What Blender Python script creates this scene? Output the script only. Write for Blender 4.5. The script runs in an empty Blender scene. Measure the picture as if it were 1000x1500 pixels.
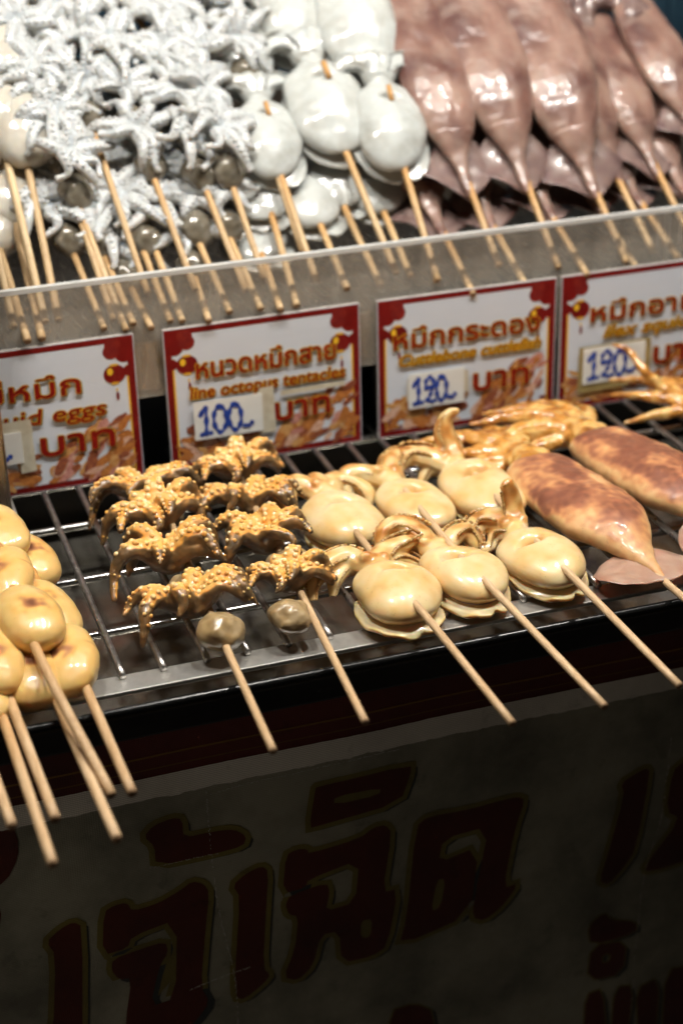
import bpy, bmesh, math, random
import numpy as np
from mathutils import Vector, Matrix, Euler, noise
from mathutils.geometry import tessellate_polygon

# ------------------------------------------------------------------ camera, sky, sun, exposure
SC = bpy.context.scene
COL = SC.collection
MM = 0.001
cam_d = bpy.data.cameras.new('camera')
cam_d.sensor_fit = 'VERTICAL'; cam_d.sensor_height = 36.0; cam_d.sensor_width = 24.0
cam_d.lens = 60.96; cam_d.clip_start = 0.02; cam_d.clip_end = 500
cam = bpy.data.objects.new('camera', cam_d); COL.objects.link(cam)
right = Vector((0.94737747, -0.31918137, -0.02447815))
down = Vector((-0.16116306, -0.40949034, -0.89796666))
fwd = Vector((0.27659066, 0.85465836, -0.43938217))
R = Matrix((right, -down, -fwd)).transposed().to_4x4()
cam.matrix_world = Matrix.Translation((-0.19887724, -0.61922952, 0.3772632)) @ R
cam_d.dof.use_dof = True; cam_d.dof.focus_distance = 0.765; cam_d.dof.aperture_fstop = 5.4
cam_d.dof.aperture_blades = 7
SC.camera = cam

W = bpy.data.worlds.new('World'); SC.world = W; W.use_nodes = True
wn = W.node_tree.nodes; wn.clear()
SUN_EL, SUN_AZ = math.radians(4), math.radians(200)
sky = wn.new('ShaderNodeTexSky'); sky.sky_type = 'NISHITA'; sky.sun_disc = False
sky.sun_elevation = SUN_EL; sky.sun_rotation = SUN_AZ
bg = wn.new('ShaderNodeBackground'); bg.inputs['Strength'].default_value = 0.0035   # after dusk: the stall is lit by its own lamps
wo = wn.new('ShaderNodeOutputWorld')
W.node_tree.links.new(sky.outputs[0], bg.inputs[0]); W.node_tree.links.new(bg.outputs[0], wo.inputs[0])
sun_d = bpy.data.lights.new('dusk_sun', 'SUN'); sun_d.energy = 0.05; sun_d.angle = math.radians(10); sun_d.color = (1, .85, .7)
sun = bpy.data.objects.new('dusk_sun', sun_d); COL.objects.link(sun)
sdir = Vector((math.sin(SUN_AZ) * math.cos(SUN_EL), math.cos(SUN_AZ) * math.cos(SUN_EL), math.sin(SUN_EL)))
sun.rotation_euler = sdir.to_track_quat('Z', 'Y').to_euler()
SC.view_settings.view_transform = 'Standard'; SC.view_settings.look = 'None'
SC.view_settings.exposure = 0.0; SC.view_settings.gamma = 1.0
SC.view_settings.use_curve_mapping = False
LAMP_W = 11.8

# ------------------------------------------------------------------ object helpers
def link(o, parent=None):
    COL.objects.link(o)
    if parent is not None: o.parent = parent
    return o
def tag(o, label=None, cat=None, group=None, kind=None):
    for k, v in (('label', label), ('category', cat), ('group', group), ('kind', kind)):
        if v: o[k] = v
    return o
def empty(name, loc=(0, 0, 0), rot=(0, 0, 0)):
    o = bpy.data.objects.new(name, None); o.empty_display_size = .01
    o.location = Vector(loc) * MM; o.rotation_euler = rot
    return link(o)
def put(name, mesh, parent=None, loc=(0, 0, 0), rot=(0, 0, 0)):
    o = bpy.data.objects.new(name, mesh); o.location = Vector(loc) * MM; o.rotation_euler = rot
    return link(o, parent)
def to_mesh(bm, name, mats, smooth=True):
    """bm is in millimetres"""
    me = bpy.data.meshes.new(name)
    bm.normal_update(); bm.to_mesh(me); bm.free()
    me.transform(Matrix.Scale(MM, 4))
    for m in (mats if isinstance(mats, (list, tuple)) else [mats]): me.materials.append(m)
    if smooth: me.polygons.foreach_set('use_smooth', [True] * len(me.polygons))
    return me
def kids(o): return [c for c in COL.objects if c.parent == o]
def copy_tree(o, parent=None):
    c = o.copy(); COL.objects.link(c)
    if parent is not None: c.parent = parent
    for ch in kids(o): copy_tree(ch, c)
    return c

# ------------------------------------------------------------------ shape helpers (millimetres)
def ell(bm, c, r, rot=None, sub=3, mi=0):
    m = Matrix.Translation(c)
    if rot: m = m @ Euler(rot).to_matrix().to_4x4()
    m = m @ Matrix.Diagonal((r[0], r[1], r[2], 1))
    d = bmesh.ops.create_icosphere(bm, subdivisions=sub, radius=1, matrix=m)
    if mi:
        for v in d['verts']:
            for f in v.link_faces: f.material_index = mi
    return d['verts']
def box(bm, a, b, mi=0, bev=0):
    vs = [bm.verts.new((x, y, z)) for x in (a[0], b[0]) for y in (a[1], b[1]) for z in (a[2], b[2])]
    fs = [(0, 1, 3, 2), (4, 6, 7, 5), (0, 4, 5, 1), (2, 3, 7, 6), (0, 2, 6, 4), (1, 5, 7, 3)]
    faces = [bm.faces.new([vs[i] for i in f]) for f in fs]
    for f in faces: f.material_index = mi
    if bev:
        ed = list({e for f in faces for e in f.edges})
        r = bmesh.ops.bevel(bm, geom=ed, offset=bev, segments=2, affect='EDGES', profile=.6)
        for f in r['faces']: f.material_index = mi
def spline(pts, n):
    pts = [Vector(p) for p in pts]; out = []
    if len(pts) == 2: return [pts[0].lerp(pts[1], i / n) for i in range(n + 1)]
    P = [pts[0] * 2 - pts[1]] + pts + [pts[-1] * 2 - pts[-2]]
    segs = len(pts) - 1
    for i in range(n + 1):
        t = i / n * segs; k = min(int(t), segs - 1); t -= k
        a, b, c, d = P[k:k + 4]
        out.append(.5 * ((2 * b) + (c - a) * t + (2 * a - 5 * b + 4 * c - d) * t * t + (3 * b - a - 3 * c + d) * t ** 3))
    return out
def lerp_list(v, n):
    return [float(np.interp(i / n * (len(v) - 1), range(len(v)), v)) for i in range(n + 1)]
def tube(bm, pts, radii, n=14, seg=10, flat=None, mi=0, cap=True):
    """swept round tube along a spline; returns the rings' centres, radii and tangents"""
    C = spline(pts, n); Rr = lerp_list(radii, n)
    T = [(C[min(i + 1, n)] - C[max(i - 1, 0)]).normalized() for i in range(n + 1)]
    up = Vector((0, 0, 1)) if abs(T[0].z) < .9 else Vector((0, 1, 0))
    rings = []; frames = []
    for i in range(n + 1):
        b = T[i].cross(up)
        if b.length < 1e-4: b = T[i].orthogonal()
        b.normalize(); u = b.cross(T[i]).normalized(); up = u
        ring = []
        for k in range(seg):
            a = 2 * math.pi * k / seg
            off = b * math.cos(a) * Rr[i] + u * math.sin(a) * Rr[i] * (flat or 1)
            ring.append(bm.verts.new(C[i] + off))
        rings.append(ring); frames.append((C[i], Rr[i], T[i], b, u))
    for i in range(n):
        for k in range(seg):
            f = bm.faces.new((rings[i][k], rings[i][(k + 1) % seg], rings[i + 1][(k + 1) % seg], rings[i + 1][k])); f.material_index = mi
    if cap:
        for r, fl in ((rings[0], True), (rings[-1], False)):
            f = bm.faces.new(r[::-1] if fl else r); f.material_index = mi
    return frames

_ico = {}
def add_ball(bm, mt, sub, mi, lay, val):
    """small ball from a cached template; val(co) gives its tint"""
    if sub not in _ico:
        t = bmesh.new(); bmesh.ops.create_icosphere(t, subdivisions=sub, radius=1)
        _ico[sub] = ([v.co.copy() for v in t.verts], [[v.index for v in f.verts] for f in t.faces]); t.free()
    V, F = _ico[sub]
    vs = []
    for c in V:
        v = bm.verts.new(mt @ c); v[lay] = val(c); vs.append(v)
    for f in F: bm.faces.new([vs[i] for i in f]).material_index = mi
_dg = bpy.context.evaluated_depsgraph_get
def organic(name, bm, mats, voxel=.8, smooth=4, warp=None, bumps=(), tint=None, extra=None):
    """fuse everything in bm into ONE continuous skin, relax it, push it about, tint it"""
    me = bpy.data.meshes.new(name + '_raw'); bm.to_mesh(me); bm.free()
    o = bpy.data.objects.new(name + '_raw', me); COL.objects.link(o)
    r = o.modifiers.new('r', 'REMESH'); r.mode = 'VOXEL'; r.voxel_size = voxel
    if smooth:
        s = o.modifiers.new('s', 'SMOOTH'); s.iterations = smooth; s.factor = .5
    bpy.context.view_layer.update()
    out = bpy.data.meshes.new_from_object(o.evaluated_get(_dg()))
    bpy.data.objects.remove(o); bpy.data.meshes.remove(me)
    out.name = name
    n = len(out.vertices)
    if warp:
        for v in out.vertices: v.co = warp(v.co.copy())
    for amp, sc in bumps:
        nr = [v.normal.copy() for v in out.vertices]
        for v, q in zip(out.vertices, nr): v.co = v.co + q * noise.noise(v.co / sc) * amp
    out.update()
    vals = [0.0] * n
    if tint:
        nr = [v.normal.copy() for v in out.vertices]
        vals = [min(1, max(0, tint(v.co, q))) for v, q in zip(out.vertices, nr)]
    b2 = bmesh.new(); b2.from_mesh(out)
    lay = b2.verts.layers.float.new('tint')
    b2.verts.ensure_lookup_table()
    for v, t in zip(b2.verts, vals): v[lay] = t
    if extra: extra(b2, lay)
    bpy.data.meshes.remove(out)
    return to_mesh(b2, name, mats)

# ------------------------------------------------------------------ materials
def new_mat(name):
    m = bpy.data.materials.new(name); m.use_nodes = True
    nt = m.node_tree; p = nt.nodes['Principled BSDF']
    return m, nt, p
def N(nt, t, **kw):
    n = nt.nodes.new(t)
    for k, v in kw.items():
        if k in n.inputs: n.inputs[k].default_value = v
        else: setattr(n, k, v)
    return n
def noise_node(nt, scale, detail=4, rough=.55, stretch=None):
    tc = N(nt, 'ShaderNodeTexCoord'); n = N(nt, 'ShaderNodeTexNoise', Scale=scale, Detail=detail, Roughness=rough)
    if stretch:
        mp = N(nt, 'ShaderNodeMapping'); mp.inputs['Scale'].default_value = stretch
        nt.links.new(tc.outputs['Object'], mp.inputs[0]); nt.links.new(mp.outputs[0], n.inputs['Vector'])
    else: nt.links.new(tc.outputs['Object'], n.inputs['Vector'])
    return n
def ramp(nt, fac, stops):
    r = N(nt, 'ShaderNodeValToRGB'); nt.links.new(fac, r.inputs[0])
    e = r.color_ramp.elements
    while len(e) > 1: e.remove(e[-1])
    e[0].position, e[0].color = stops[0][0], (*stops[0][1], 1)
    for p_, c in stops[1:]: x = e.new(p_); x.color = (*c, 1)
    return r
def mix(nt, fac, a, b, mode='MIX'):
    m = N(nt, 'ShaderNodeMix', data_type='RGBA', blend_type=mode)
    for s, v in ((m.inputs['Factor'], fac), (m.inputs['A'], a), (m.inputs['B'], b)):
        if hasattr(v, 'is_output'): nt.links.new(v, s)
        elif isinstance(v, (tuple, list)):
            for q in [i for i in m.inputs if i.name == s.name and i.type == 'RGBA']: q.default_value = (*v, 1)
        else: s.default_value = v
    return m
def lk(nt, out, a, b, fac=1.0):
    pass
def mixc(nt, fac, a, b, mode='MIX'):
    """colour mix; a, b are sockets or rgb tuples"""
    m = nt.nodes.new('ShaderNodeMix'); m.data_type = 'RGBA'; m.blend_type = mode
    fi, ai, bi = m.inputs[0], m.inputs[6], m.inputs[7]
    if isinstance(fac, (int, float)): fi.default_value = fac
    else: nt.links.new(fac, fi)
    for s, v in ((ai, a), (bi, b)):
        if isinstance(v, (tuple, list)): s.default_value = (*v[:3], 1)
        else: nt.links.new(v, s)
    return m.outputs[2]
def bump(nt, p, h, strength=.3, dist=.001):
    b = N(nt, 'ShaderNodeBump', Strength=strength, Distance=dist); nt.links.new(h, b.inputs['Height'])
    nt.links.new(b.outputs[0], p.inputs['Normal'])
def flesh(name, stops, rough=.3, sss=.3, rad=(3, 1.6, .8), mott=90, mott_amt=.35, dark=(.3, .16, .05), coat=.4, bs=.15, bscale=350, spots=0, spotc=(.12, .05, .02)):
    """moist flesh; the stops run along the mesh's own 'tint' attribute (browning, skin side, tips)"""
    m, nt, p = new_mat(name)
    at = N(nt, 'ShaderNodeAttribute', attribute_name='tint')
    r = ramp(nt, at.outputs['Fac'], stops)
    nz = noise_node(nt, mott, 5, .6)
    mr = N(nt, 'ShaderNodeMapRange'); mr.inputs['From Min'].default_value = .45; mr.inputs['From Max'].default_value = .75
    mr.inputs['To Max'].default_value = mott_amt; nt.links.new(nz.outputs['Fac'], mr.inputs['Value'])
    c = mixc(nt, mr.outputs[0], r.outputs[0], dark)
    if spots:
        n3 = noise_node(nt, 900, 3, .7)
        m3 = N(nt, 'ShaderNodeMapRange'); m3.inputs['From Min'].default_value = .62; m3.inputs['From Max'].default_value = .72
        m3.inputs['To Max'].default_value = spots; nt.links.new(n3.outputs['Fac'], m3.inputs['Value'])
        c = mixc(nt, m3.outputs[0], c, spotc)
    nt.links.new(c, p.inputs['Base Color'])
    n2 = noise_node(nt, bscale, 3, .5)
    bump(nt, p, n2.outputs['Fac'], bs, .0006)
    rr = N(nt, 'ShaderNodeMapRange'); rr.inputs['To Min'].default_value = rough * .7; rr.inputs['To Max'].default_value = rough * 1.5
    nt.links.new(nz.outputs['Fac'], rr.inputs['Value']); nt.links.new(rr.outputs[0], p.inputs['Roughness'])
    p.inputs['Subsurface Weight'].default_value = sss
    p.inputs['Subsurface Radius'].default_value = rad; p.inputs['Subsurface Scale'].default_value = MM
    p.inputs['Coat Weight'].default_value = coat; p.inputs['Coat Roughness'].default_value = .1
    p.inputs['Specular IOR Level'].default_value = .5
    return m
def plain(name, col, rough=.5, metal=0, nscale=0, namt=.3, c2=None, coat=0, bs=0, stretch=None, rvar=0):
    m, nt, p = new_mat(name)
    p.inputs['Base Color'].default_value = (*col, 1); p.inputs['Roughness'].default_value = rough; p.inputs['Metallic'].default_value = metal
    p.inputs['Coat Weight'].default_value = coat
    if nscale:
        nz = noise_node(nt, nscale, 5, .6, stretch)
        mr = N(nt, 'ShaderNodeMapRange'); mr.inputs['From Min'].default_value = .4; mr.inputs['From Max'].default_value = .7
        mr.inputs['To Max'].default_value = namt; nt.links.new(nz.outputs['Fac'], mr.inputs['Value'])
        nt.links.new(mixc(nt, mr.outputs[0], col, c2 or tuple(x * .4 for x in col)), p.inputs['Base Color'])
        if bs: bump(nt, p, nz.outputs['Fac'], bs, .0006)
        if rvar:
            r2 = N(nt, 'ShaderNodeMapRange'); r2.inputs['To Min'].default_value = max(.02, rough - rvar); r2.inputs['To Max'].default_value = rough + rvar
            nt.links.new(nz.outputs['Fac'], r2.inputs['Value']); nt.links.new(r2.outputs[0], p.inputs['Roughness'])
    return m

M = {}
def wood(name, a, b, c):
    m, nt, p = new_mat(name)
    nz = noise_node(nt, 900, 4, .6, (1, .03, 1)); n2 = noise_node(nt, 40, 3, .6)
    r = ramp(nt, nz.outputs['Fac'], [(.3, a), (.55, b), (.75, c)])
    at = N(nt, 'ShaderNodeAttribute', attribute_name='wet')
    oi = N(nt, 'ShaderNodeObjectInfo'); m1 = N(nt, 'ShaderNodeMapRange'); m1.inputs['To Max'].default_value = .45; nt.links.new(oi.outputs['Random'], m1.inputs['Value'])
    c = mixc(nt, m1.outputs[0], r.outputs[0], (.36, .21, .09))
    m2 = N(nt, 'ShaderNodeMapRange'); m2.inputs['From Min'].default_value = .56; m2.inputs['From Max'].default_value = .72; m2.inputs['To Max'].default_value = .4
    nt.links.new(n2.outputs['Fac'], m2.inputs['Value']); c = mixc(nt, m2.outputs[0], c, (.30, .16, .06))
    n3 = noise_node(nt, 260, 4, .7); m3 = N(nt, 'ShaderNodeMapRange'); m3.inputs['From Min'].default_value = .64; m3.inputs['From Max'].default_value = .72; m3.inputs['To Max'].default_value = .5
    nt.links.new(n3.outputs['Fac'], m3.inputs['Value']); c = mixc(nt, m3.outputs[0], c, (.24, .12, .05))
    nt.links.new(mixc(nt, at.outputs['Fac'], c, (.46, .22, .05)), p.inputs['Base Color'])
    p.inputs['Roughness'].default_value = .55
    bump(nt, p, nz.outputs['Fac'], .25, .0003)
    return m
M['bamboo'] = wood('bamboo', (.48, .30, .15), (.66, .46, .27), (.74, .56, .36))
M['raw_bamboo'] = wood('raw_bamboo', (.48, .32, .16), (.66, .49, .28), (.74, .6, .4))
M['egg'] = flesh('grilled_squid_egg', [(0, (.76, .53, .21)), (.35, (.72, .42, .12)), (.7, (.40, .17, .07)), (1, (.16, .055, .025))], .32, .35, (4, 2, .8), 60, .2, (.6, .33, .09), .5, .12, 260, .25)
M['cuttle'] = flesh('grilled_cuttlefish', [(0, (.80, .62, .35)), (.3, (.75, .50, .205)), (.6, (.48, .19, .035)), (1, (.13, .05, .015))], .34, .4, (4, 2.2, 1), 45, .25, (.66, .4, .12), .6, .06, 200, .35)
M['cuttle_fin'] = flesh('grilled_cuttlefish_fin', [(0, (.84, .72, .48)), (.5, (.74, .52, .22)), (1, (.3, .13, .03))], .22, .5, (4, 2.4, 1.2), 60, .15, (.6, .35, .1), .7, .1, 250)
M['octo'] = flesh('grilled_octopus', [(0, (.88, .54, .18)), (.4, (.78, .34, .06)), (.68, (.24, .135, .05)), (1, (.085, .05, .02))], .42, .35, (3, 1.6, .7), 160, .35, (.56, .22, .025), .3, .25, 500, .3)
M['octo_sucker'] = flesh('grilled_suckers', [(0, (.88, .68, .38)), (.5, (.84, .45, .11)), (1, (.46, .18, .03))], .42, .3, (2.5, 1.3, .6), 120, .45, (.56, .23, .03), .3, .1, 500)
M['octo_head'] = flesh('grilled_octopus_head', [(0, (.36, .25, .12)), (1, (.12, .07, .025))], .3, .35, (3, 2, 1), 120, .6, (.46, .36, .22), .4, .3, 300)
M['squid_skin'] = flesh('grilled_squid_skin', [(0, (.70, .46, .22)), (.35, (.60, .29, .12)), (.7, (.36, .14, .068)), (1, (.19, .065, .036))], .42, .2, (3, 1.4, .8), 200, .35, (.36, .13, .06), .15, .2, 600, .5, (.2, .06, .03))
M['squid_fin'] = flesh('grilled_squid_fin', [(0, (.46, .31, .235)), (.5, (.36, .20, .14)), (1, (.16, .05, .03))], .3, .4, (4, 2, 1.2), 150, .4, (.32, .13, .09), .5, .2, 300)
M['squid_head'] = flesh('grilled_squid_head', [(0, (.76, .50, .18)), (.45, (.60, .27, .05)), (1, (.16, .05, .015))], .25, .15, (2, 1, .5), 110, .5, (.36, .12, .02), .6, .3, 300, .4)
M['raw_white'] = flesh('raw_white_flesh', [(0, (.54, .56, .54)), (.5, (.45, .455, .425)), (1, (.19, .17, .13))], .24, .5, (4, 3.4, 3), 70, .3, (.30, .315, .30), .6, .12, 200)
M['raw_egg'] = flesh('raw_squid_egg_flesh', [(0, (.56, .53, .46)), (1, (.38, .30, .22))], .2, .5, (4, 3, 2), 60, .3, (.45, .38, .29), .9, .1, 200)
M['raw_octo'] = flesh('raw_octopus_flesh', [(0, (.57, .585, .58)), (.5, (.45, .435, .405)), (1, (.20, .145, .09))], .36, .65, (5, 3.6, 2.6), 150, .3, (.46, .42, .36), .25, .08, 420)
M['raw_sucker'] = flesh('raw_octopus_suckers', [(0, (.54, .55, .545)), (1, (.43, .41, .375))], .32, 0, (2, 2, 2), 150, .2, (.40, .38, .34), .4, .05, 420)
M['raw_head'] = flesh('raw_octopus_head', [(0, (.17, .15, .115)), (1, (.08, .06, .035))], .14, .3, (3, 2, 1), 140, .5, (.27, .26, .22), 1.0, .25, 260)
M['raw_squid'] = flesh('raw_squid_skin', [(0, (.40, .285, .22)), (.4, (.29, .175, .138)), (.75, (.165, .085, .068)), (1, (.10, .045, .04))], .3, .45, (3, 1.6, 1.2), 55, .5, (.42, .32, .26), .25, .14, 120, .45, (.2, .09, .08))
M['raw_fin'] = flesh('raw_squid_fin', [(0, (.20, .135, .12)), (.5, (.115, .065, .064)), (1, (.06, .03, .03))], .3, .3, (3, 1.6, 1.2), 90, .4, (.26, .2, .17), .45, .15, 160)
M['steel'] = plain('stainless_steel', (.62, .61, .58), .42, .85, 60, .8, (.36, .34, .3), 0, .05, None, .12)
M['rod'] = plain('grate_steel', (.48, .46, .44), .3, .9, 160, .75, (.12, .085, .06), 0, .1, None, .1)
M['crossrod'] = plain('cross_rod_steel', (.58, .58, .58), .2, 1, 200, .4, (.3, .29, .27), 0, .05, None, .08)
M['tray'] = plain('greasy_tray', (.30, .28, .24), .2, .8, 45, .8, (.10, .085, .055), .3, .15, None, .12)
M['black'] = plain('black_enamel', (.010, .009, .009), .3, 0, 90, .4, (.02, .016, .014), .2, .05)
M['brushed'] = plain('brushed_steel_sheet', (.36, .32, .275), .28, .95, 40, .6, (.20, .17, .135), 0, .1, (6, 1, .6), .1)
M['blue_crate'] = plain('blue_plastic', (.008, .028, .045), .5, 0, 60, .4, (.006, .02, .035))
M['wood_dark'] = plain('counter_board', (.05, .035, .025), .7, 0, 80, .5)
M['asphalt'] = plain('asphalt', (.05, .048, .045), .85, 0, 150, .5, (.03, .03, .03), 0, .4)
M['sign_white'] = plain('sign_board', (.66, .71, .79), .5, 0, 300, .12, (.55, .58, .62), 0, .15, (.02, 1, 1))
M['sign_edge'] = plain('sign_edge', (.36, .33, .3), .8, 0, 700, .7, (.12, .1, .09))
M['red_print'] = plain('red_print', (.15, .006, .005), .5, 0, 120, .3, (.26, .01, .01))
M['darkred_print'] = plain('dark_red_print', (.16, .012, .012), .5, 0, 250, .5, (.30, .03, .01))
M['gold_print'] = plain('gold_print', (.80, .48, .05), .5, 0, 100, .3, (.62, .3, .02))
M['yellow_print'] = plain('yellow_print', (.80, .50, .03), .5)
M['letter_red'] = plain('letter_red', (.22, .008, .004), .5)
M['letter_brown'] = plain('letter_brown', (.34, .13, .008), .5)
M['shadow_ink'] = plain('shadow_ink', (.12, .10, .05), .6)
M['tag_white'] = plain('tag_paper', (.84, .84, .80), .6, 0, 60, .2, (.72, .70, .64))
M['tape'] = plain('old_tape', (.64, .60, .48), .45, 0, 160, .5, (.42, .34, .2))
M['tape_dark'] = plain('brown_tape', (.36, .27, .10), .4, 0, 160, .5, (.22, .15, .05))
M['blue_ink'] = plain('blue_marker', (.012, .045, .30), .4, 0, 350, .5, (.02, .09, .46))
for k, c, c2 in (('food_a', (.52, .20, .05), (.25, .07, .02)), ('food_b', (.62, .36, .14), (.42, .15, .03)), ('food_c', (.58, .30, .25), (.36, .10, .08)), ('food_d', (.20, .05, .03), (.4, .14, .05)), ('food_e', (.70, .48, .36), (.48, .2, .12))):
    M[k] = plain(k + '_print', c, .5, 0, 420, .9, c2)
for k_ in M:
    if 'print' in k_ or k_ in ('letter_red', 'letter_brown', 'sign_white', 'shadow_ink') or k_.startswith('food_'): M[k_].node_tree.nodes['Principled BSDF'].inputs['Specular IOR Level'].default_value = .12

# ------------------------------------------------------------------ the setting and the stall
bm = bmesh.new(); s = 60000
bm.faces.new([bm.verts.new(p) for p in ((-s, -s, -850), (s, -s, -850), (s, s, -850), (-s, s, -850))])
tag(put('ground', to_mesh(bm, 'ground', M['asphalt'], False)), kind='structure')

XL, XR = -420, 640          # the stall's two ends
bm = bmesh.new()
box(bm, (XL, 30, -120), (XR, 620, -46), 0, 2)
for x in (XL + 20, XR - 60):
    for y in (50, 560): box(bm, (x, y, -850), (x + 40, y + 40, -120), 0, 2)
counter = put('stall_counter', to_mesh(bm, 'stall_counter', M['wood_dark'], False))
tag(counter, 'dark wooden stall counter behind the hanging vinyl banner', 'counter')

# grill: bars, cross rods, front strip, drip tray, black front
grill = empty('grill', (0, 0, 0))
tag(grill, 'steel bar grate over a greasy black drip tray carrying the cooked skewers', 'grill')
bar_bm = bmesh.new(); tube(bar_bm, [(0, 3, -1.6), (0, 100, -1.7), (0, 226, -1.6)], [1.6, 1.6], 16, 10)
bar_me = to_mesh(bar_bm, 'bar', M['rod'])
for k in range(-14, 28):
    put('bar', bar_me, grill, (-96 + 18.35 * k + random.Random(k).uniform(-.5, .5), 0, 0), (0, 0, random.Random(k + 50).uniform(-.003, .003)))
cr_bm = bmesh.new(); tube(cr_bm, [(XL + 8, 0, 0), (XR - 8, 0, 0)], [1.9, 1.9], 4, 12)
cr_me = to_mesh(cr_bm, 'cross_rod', M['crossrod'])
for y in (47, 100, 157, 206): put('cross_rod', cr_me, grill, (0, y, -5.1))
bm = bmesh.new(); box(bm, (XL, -6.5, -5.5), (XR, 7, -3.4), 0, .5)
put('front_strip', to_mesh(bm, 'front_strip', M['steel'], False), grill)
bm = bmesh.new()
nx, ny = 90, 24
g = [[bm.verts.new((XL + 3 + (XR - XL - 6) * i / nx, -14 + 232 * j / ny, -34 + 1.6 * noise.noise(Vector((i * .35, j * .4, 3))) + 18 * max(0, min(1, (16 - (-14 + 232 * j / ny)) / 30)))) for j in range(ny + 1)] for i in range(nx + 1)]
for i in range(nx):
    for j in range(ny): bm.faces.new((g[i][j], g[i + 1][j], g[i + 1][j + 1], g[i][j + 1]))
put('drip_tray', to_mesh(bm, 'drip_tray', M['tray']), grill)
bm = bmesh.new()
box(bm, (XL, -22, -17.5), (XR, -16, -5), 0, 1.2); box(bm, (XL, 219, -43), (XR, 223, -8), 0, 1)
box(bm, (XL - 3, 22, -43), (XL, 223, -5), 0, 1); box(bm, (XR, 22, -43), (XR + 3, 223, -5), 0, 1)
box(bm, (XL, 22, -45.5), (XR, 219, -43.2), 0)
put('casing', to_mesh(bm, 'casing', M['black'], False), grill)
bm = bmesh.new(); tube(bm, [(XL, -20, -4.2), (XR, -20, -4.2)], [1.9, 1.9], 4, 12)
put('rim', to_mesh(bm, 'rim', plain('black_rim', (.03, .03, .03), .22, .8, 100, .4)), grill)

# banner: sheet, red band, folded hem, lettering
def wav(x, z):
    return 12 + 1.2 * noise.noise(Vector((x / 90, z / 140, 5))) + .5 * noise.noise(Vector((x / 28, z / 40, 9))) + max(0, -z - 90) * .03
def sheet(x0, x1, z0, z1, nx, nz, off, name, mat, parent, edge=None):
    bm = bmesh.new()
    g = []
    for i in range(nx + 1):
        x = x0 + (x1 - x0) * i / nx; col = []
        for j in range(nz + 1):
            z = z0 + (z1 - z0) * j / nz
            if edge:
                if j == nz: z += edge[1] * noise.noise(Vector((x / 6, 2, 7))) + edge[1] * .6 * noise.noise(Vector((x / 1.7, 8, 7)))
                if j == 0: z += edge[0] * noise.noise(Vector((x / 9, 4, 1))) + edge[0] * .6 * noise.noise(Vector((x / 2.2, 4, 1)))
            col.append(bm.verts.new((x, wav(x, z) - off, z)))
        g.append(col)
    for i in range(nx):
        for j in range(nz): bm.faces.new((g[i][j], g[i + 1][j], g[i + 1][j + 1], g[i][j + 1]))
    return put(name, to_mesh(bm, name, mat), parent)
def vinyl(name, base, dirt, line=.25, rough=.5):
    m, nt, p = new_mat(name)
    tc = N(nt, 'ShaderNodeTexCoord')
    wv = N(nt, 'ShaderNodeTexWave', Scale=330, Distortion=1.6, Detail=1); wv.bands_direction = 'Z'
    w2 = N(nt, 'ShaderNodeTexWave', Scale=300, Distortion=2.0, Detail=1); w2.bands_direction = 'X'
    for w in (wv, w2):
        nt.links.new(tc.outputs['Object'], w.inputs['Vector'])
    nz = noise_node(nt, 14, 6, .65)
    r = ramp(nt, nz.outputs['Fac'], [(.35, dirt), (.62, base)])
    c = mixc(nt, line, r.outputs[0], wv.outputs['Color'], 'MULTIPLY')
    n5 = noise_node(nt, 60, 4, .7)
    m5 = N(nt, 'ShaderNodeMapRange'); m5.inputs['From Min'].default_value = .6; m5.inputs['From Max'].default_value = .68; m5.inputs['To Max'].default_value = .35
    nt.links.new(n5.outputs['Fac'], m5.inputs['Value'])
    c = mixc(nt, m5.outputs[0], c, tuple(x * .45 for x in dirt))
    nt.links.new(c, p.inputs['Base Color'])
    add = N(nt, 'ShaderNodeMath', operation='ADD'); nt.links.new(wv.outputs['Fac'], add.inputs[0]); nt.links.new(w2.outputs['Fac'], add.inputs[1])
    bump(nt, p, add.outputs[0], .25, .0003)
    p.inputs['Roughness'].default_value = rough
    return m
M['vinyl'] = vinyl('grey_vinyl', (.32, .31, .24), (.13, .125, .095))
M['vinyl_red'] = vinyl('maroon_vinyl', (.12, .02, .012), (.06, .012, .008), .35)
M['vinyl_hem'] = vinyl('hem_vinyl', (.80, .77, .70), (.58, .55, .49), .4)  # paler than the sheet, in place of light caught on the fold
M['b_red'] = vinyl('banner_red_ink', (.09, .014, .006), (.05, .009, .005), .2)
M['b_yel'] = vinyl('banner_yellow_ink', (.19, .155, .035), (.11, .09, .025), .2)
M['b_shadow'] = plain('banner_shadow_ink', (.03, .035, .035), .5)
M['b_scratch'] = plain('scuffed_vinyl', (.55, .53, .48), .6, 0, 500, .6)
banner = sheet(XL, XR, -640, -70, 160, 90, 0, 'banner', M['vinyl'], None)
tag(banner, 'dirty grey vinyl banner with big dark red lettering hanging below the grill', 'banner')
sheet(XL, XR, -61, -38.5, 800, 4, .5, 'red_band', M['vinyl_red'], banner, (.2, 1.0))
sheet(XL, XR, -50.2, -49.2, 160, 1, .9, 'gold_line', plain('faded_gold_ink', (.18, .09, .015), .5), banner)
sheet(XL, XR, -56.4, -55.8, 160, 1, .9, 'gold_line', plain('faded_gold_ink_b', (.14, .07, .012), .5), banner)
sheet(XL, XR, -71.5, -60, 800, 4, 1.2, 'hem', M['vinyl_hem'], banner, (.9, .2))

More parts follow.
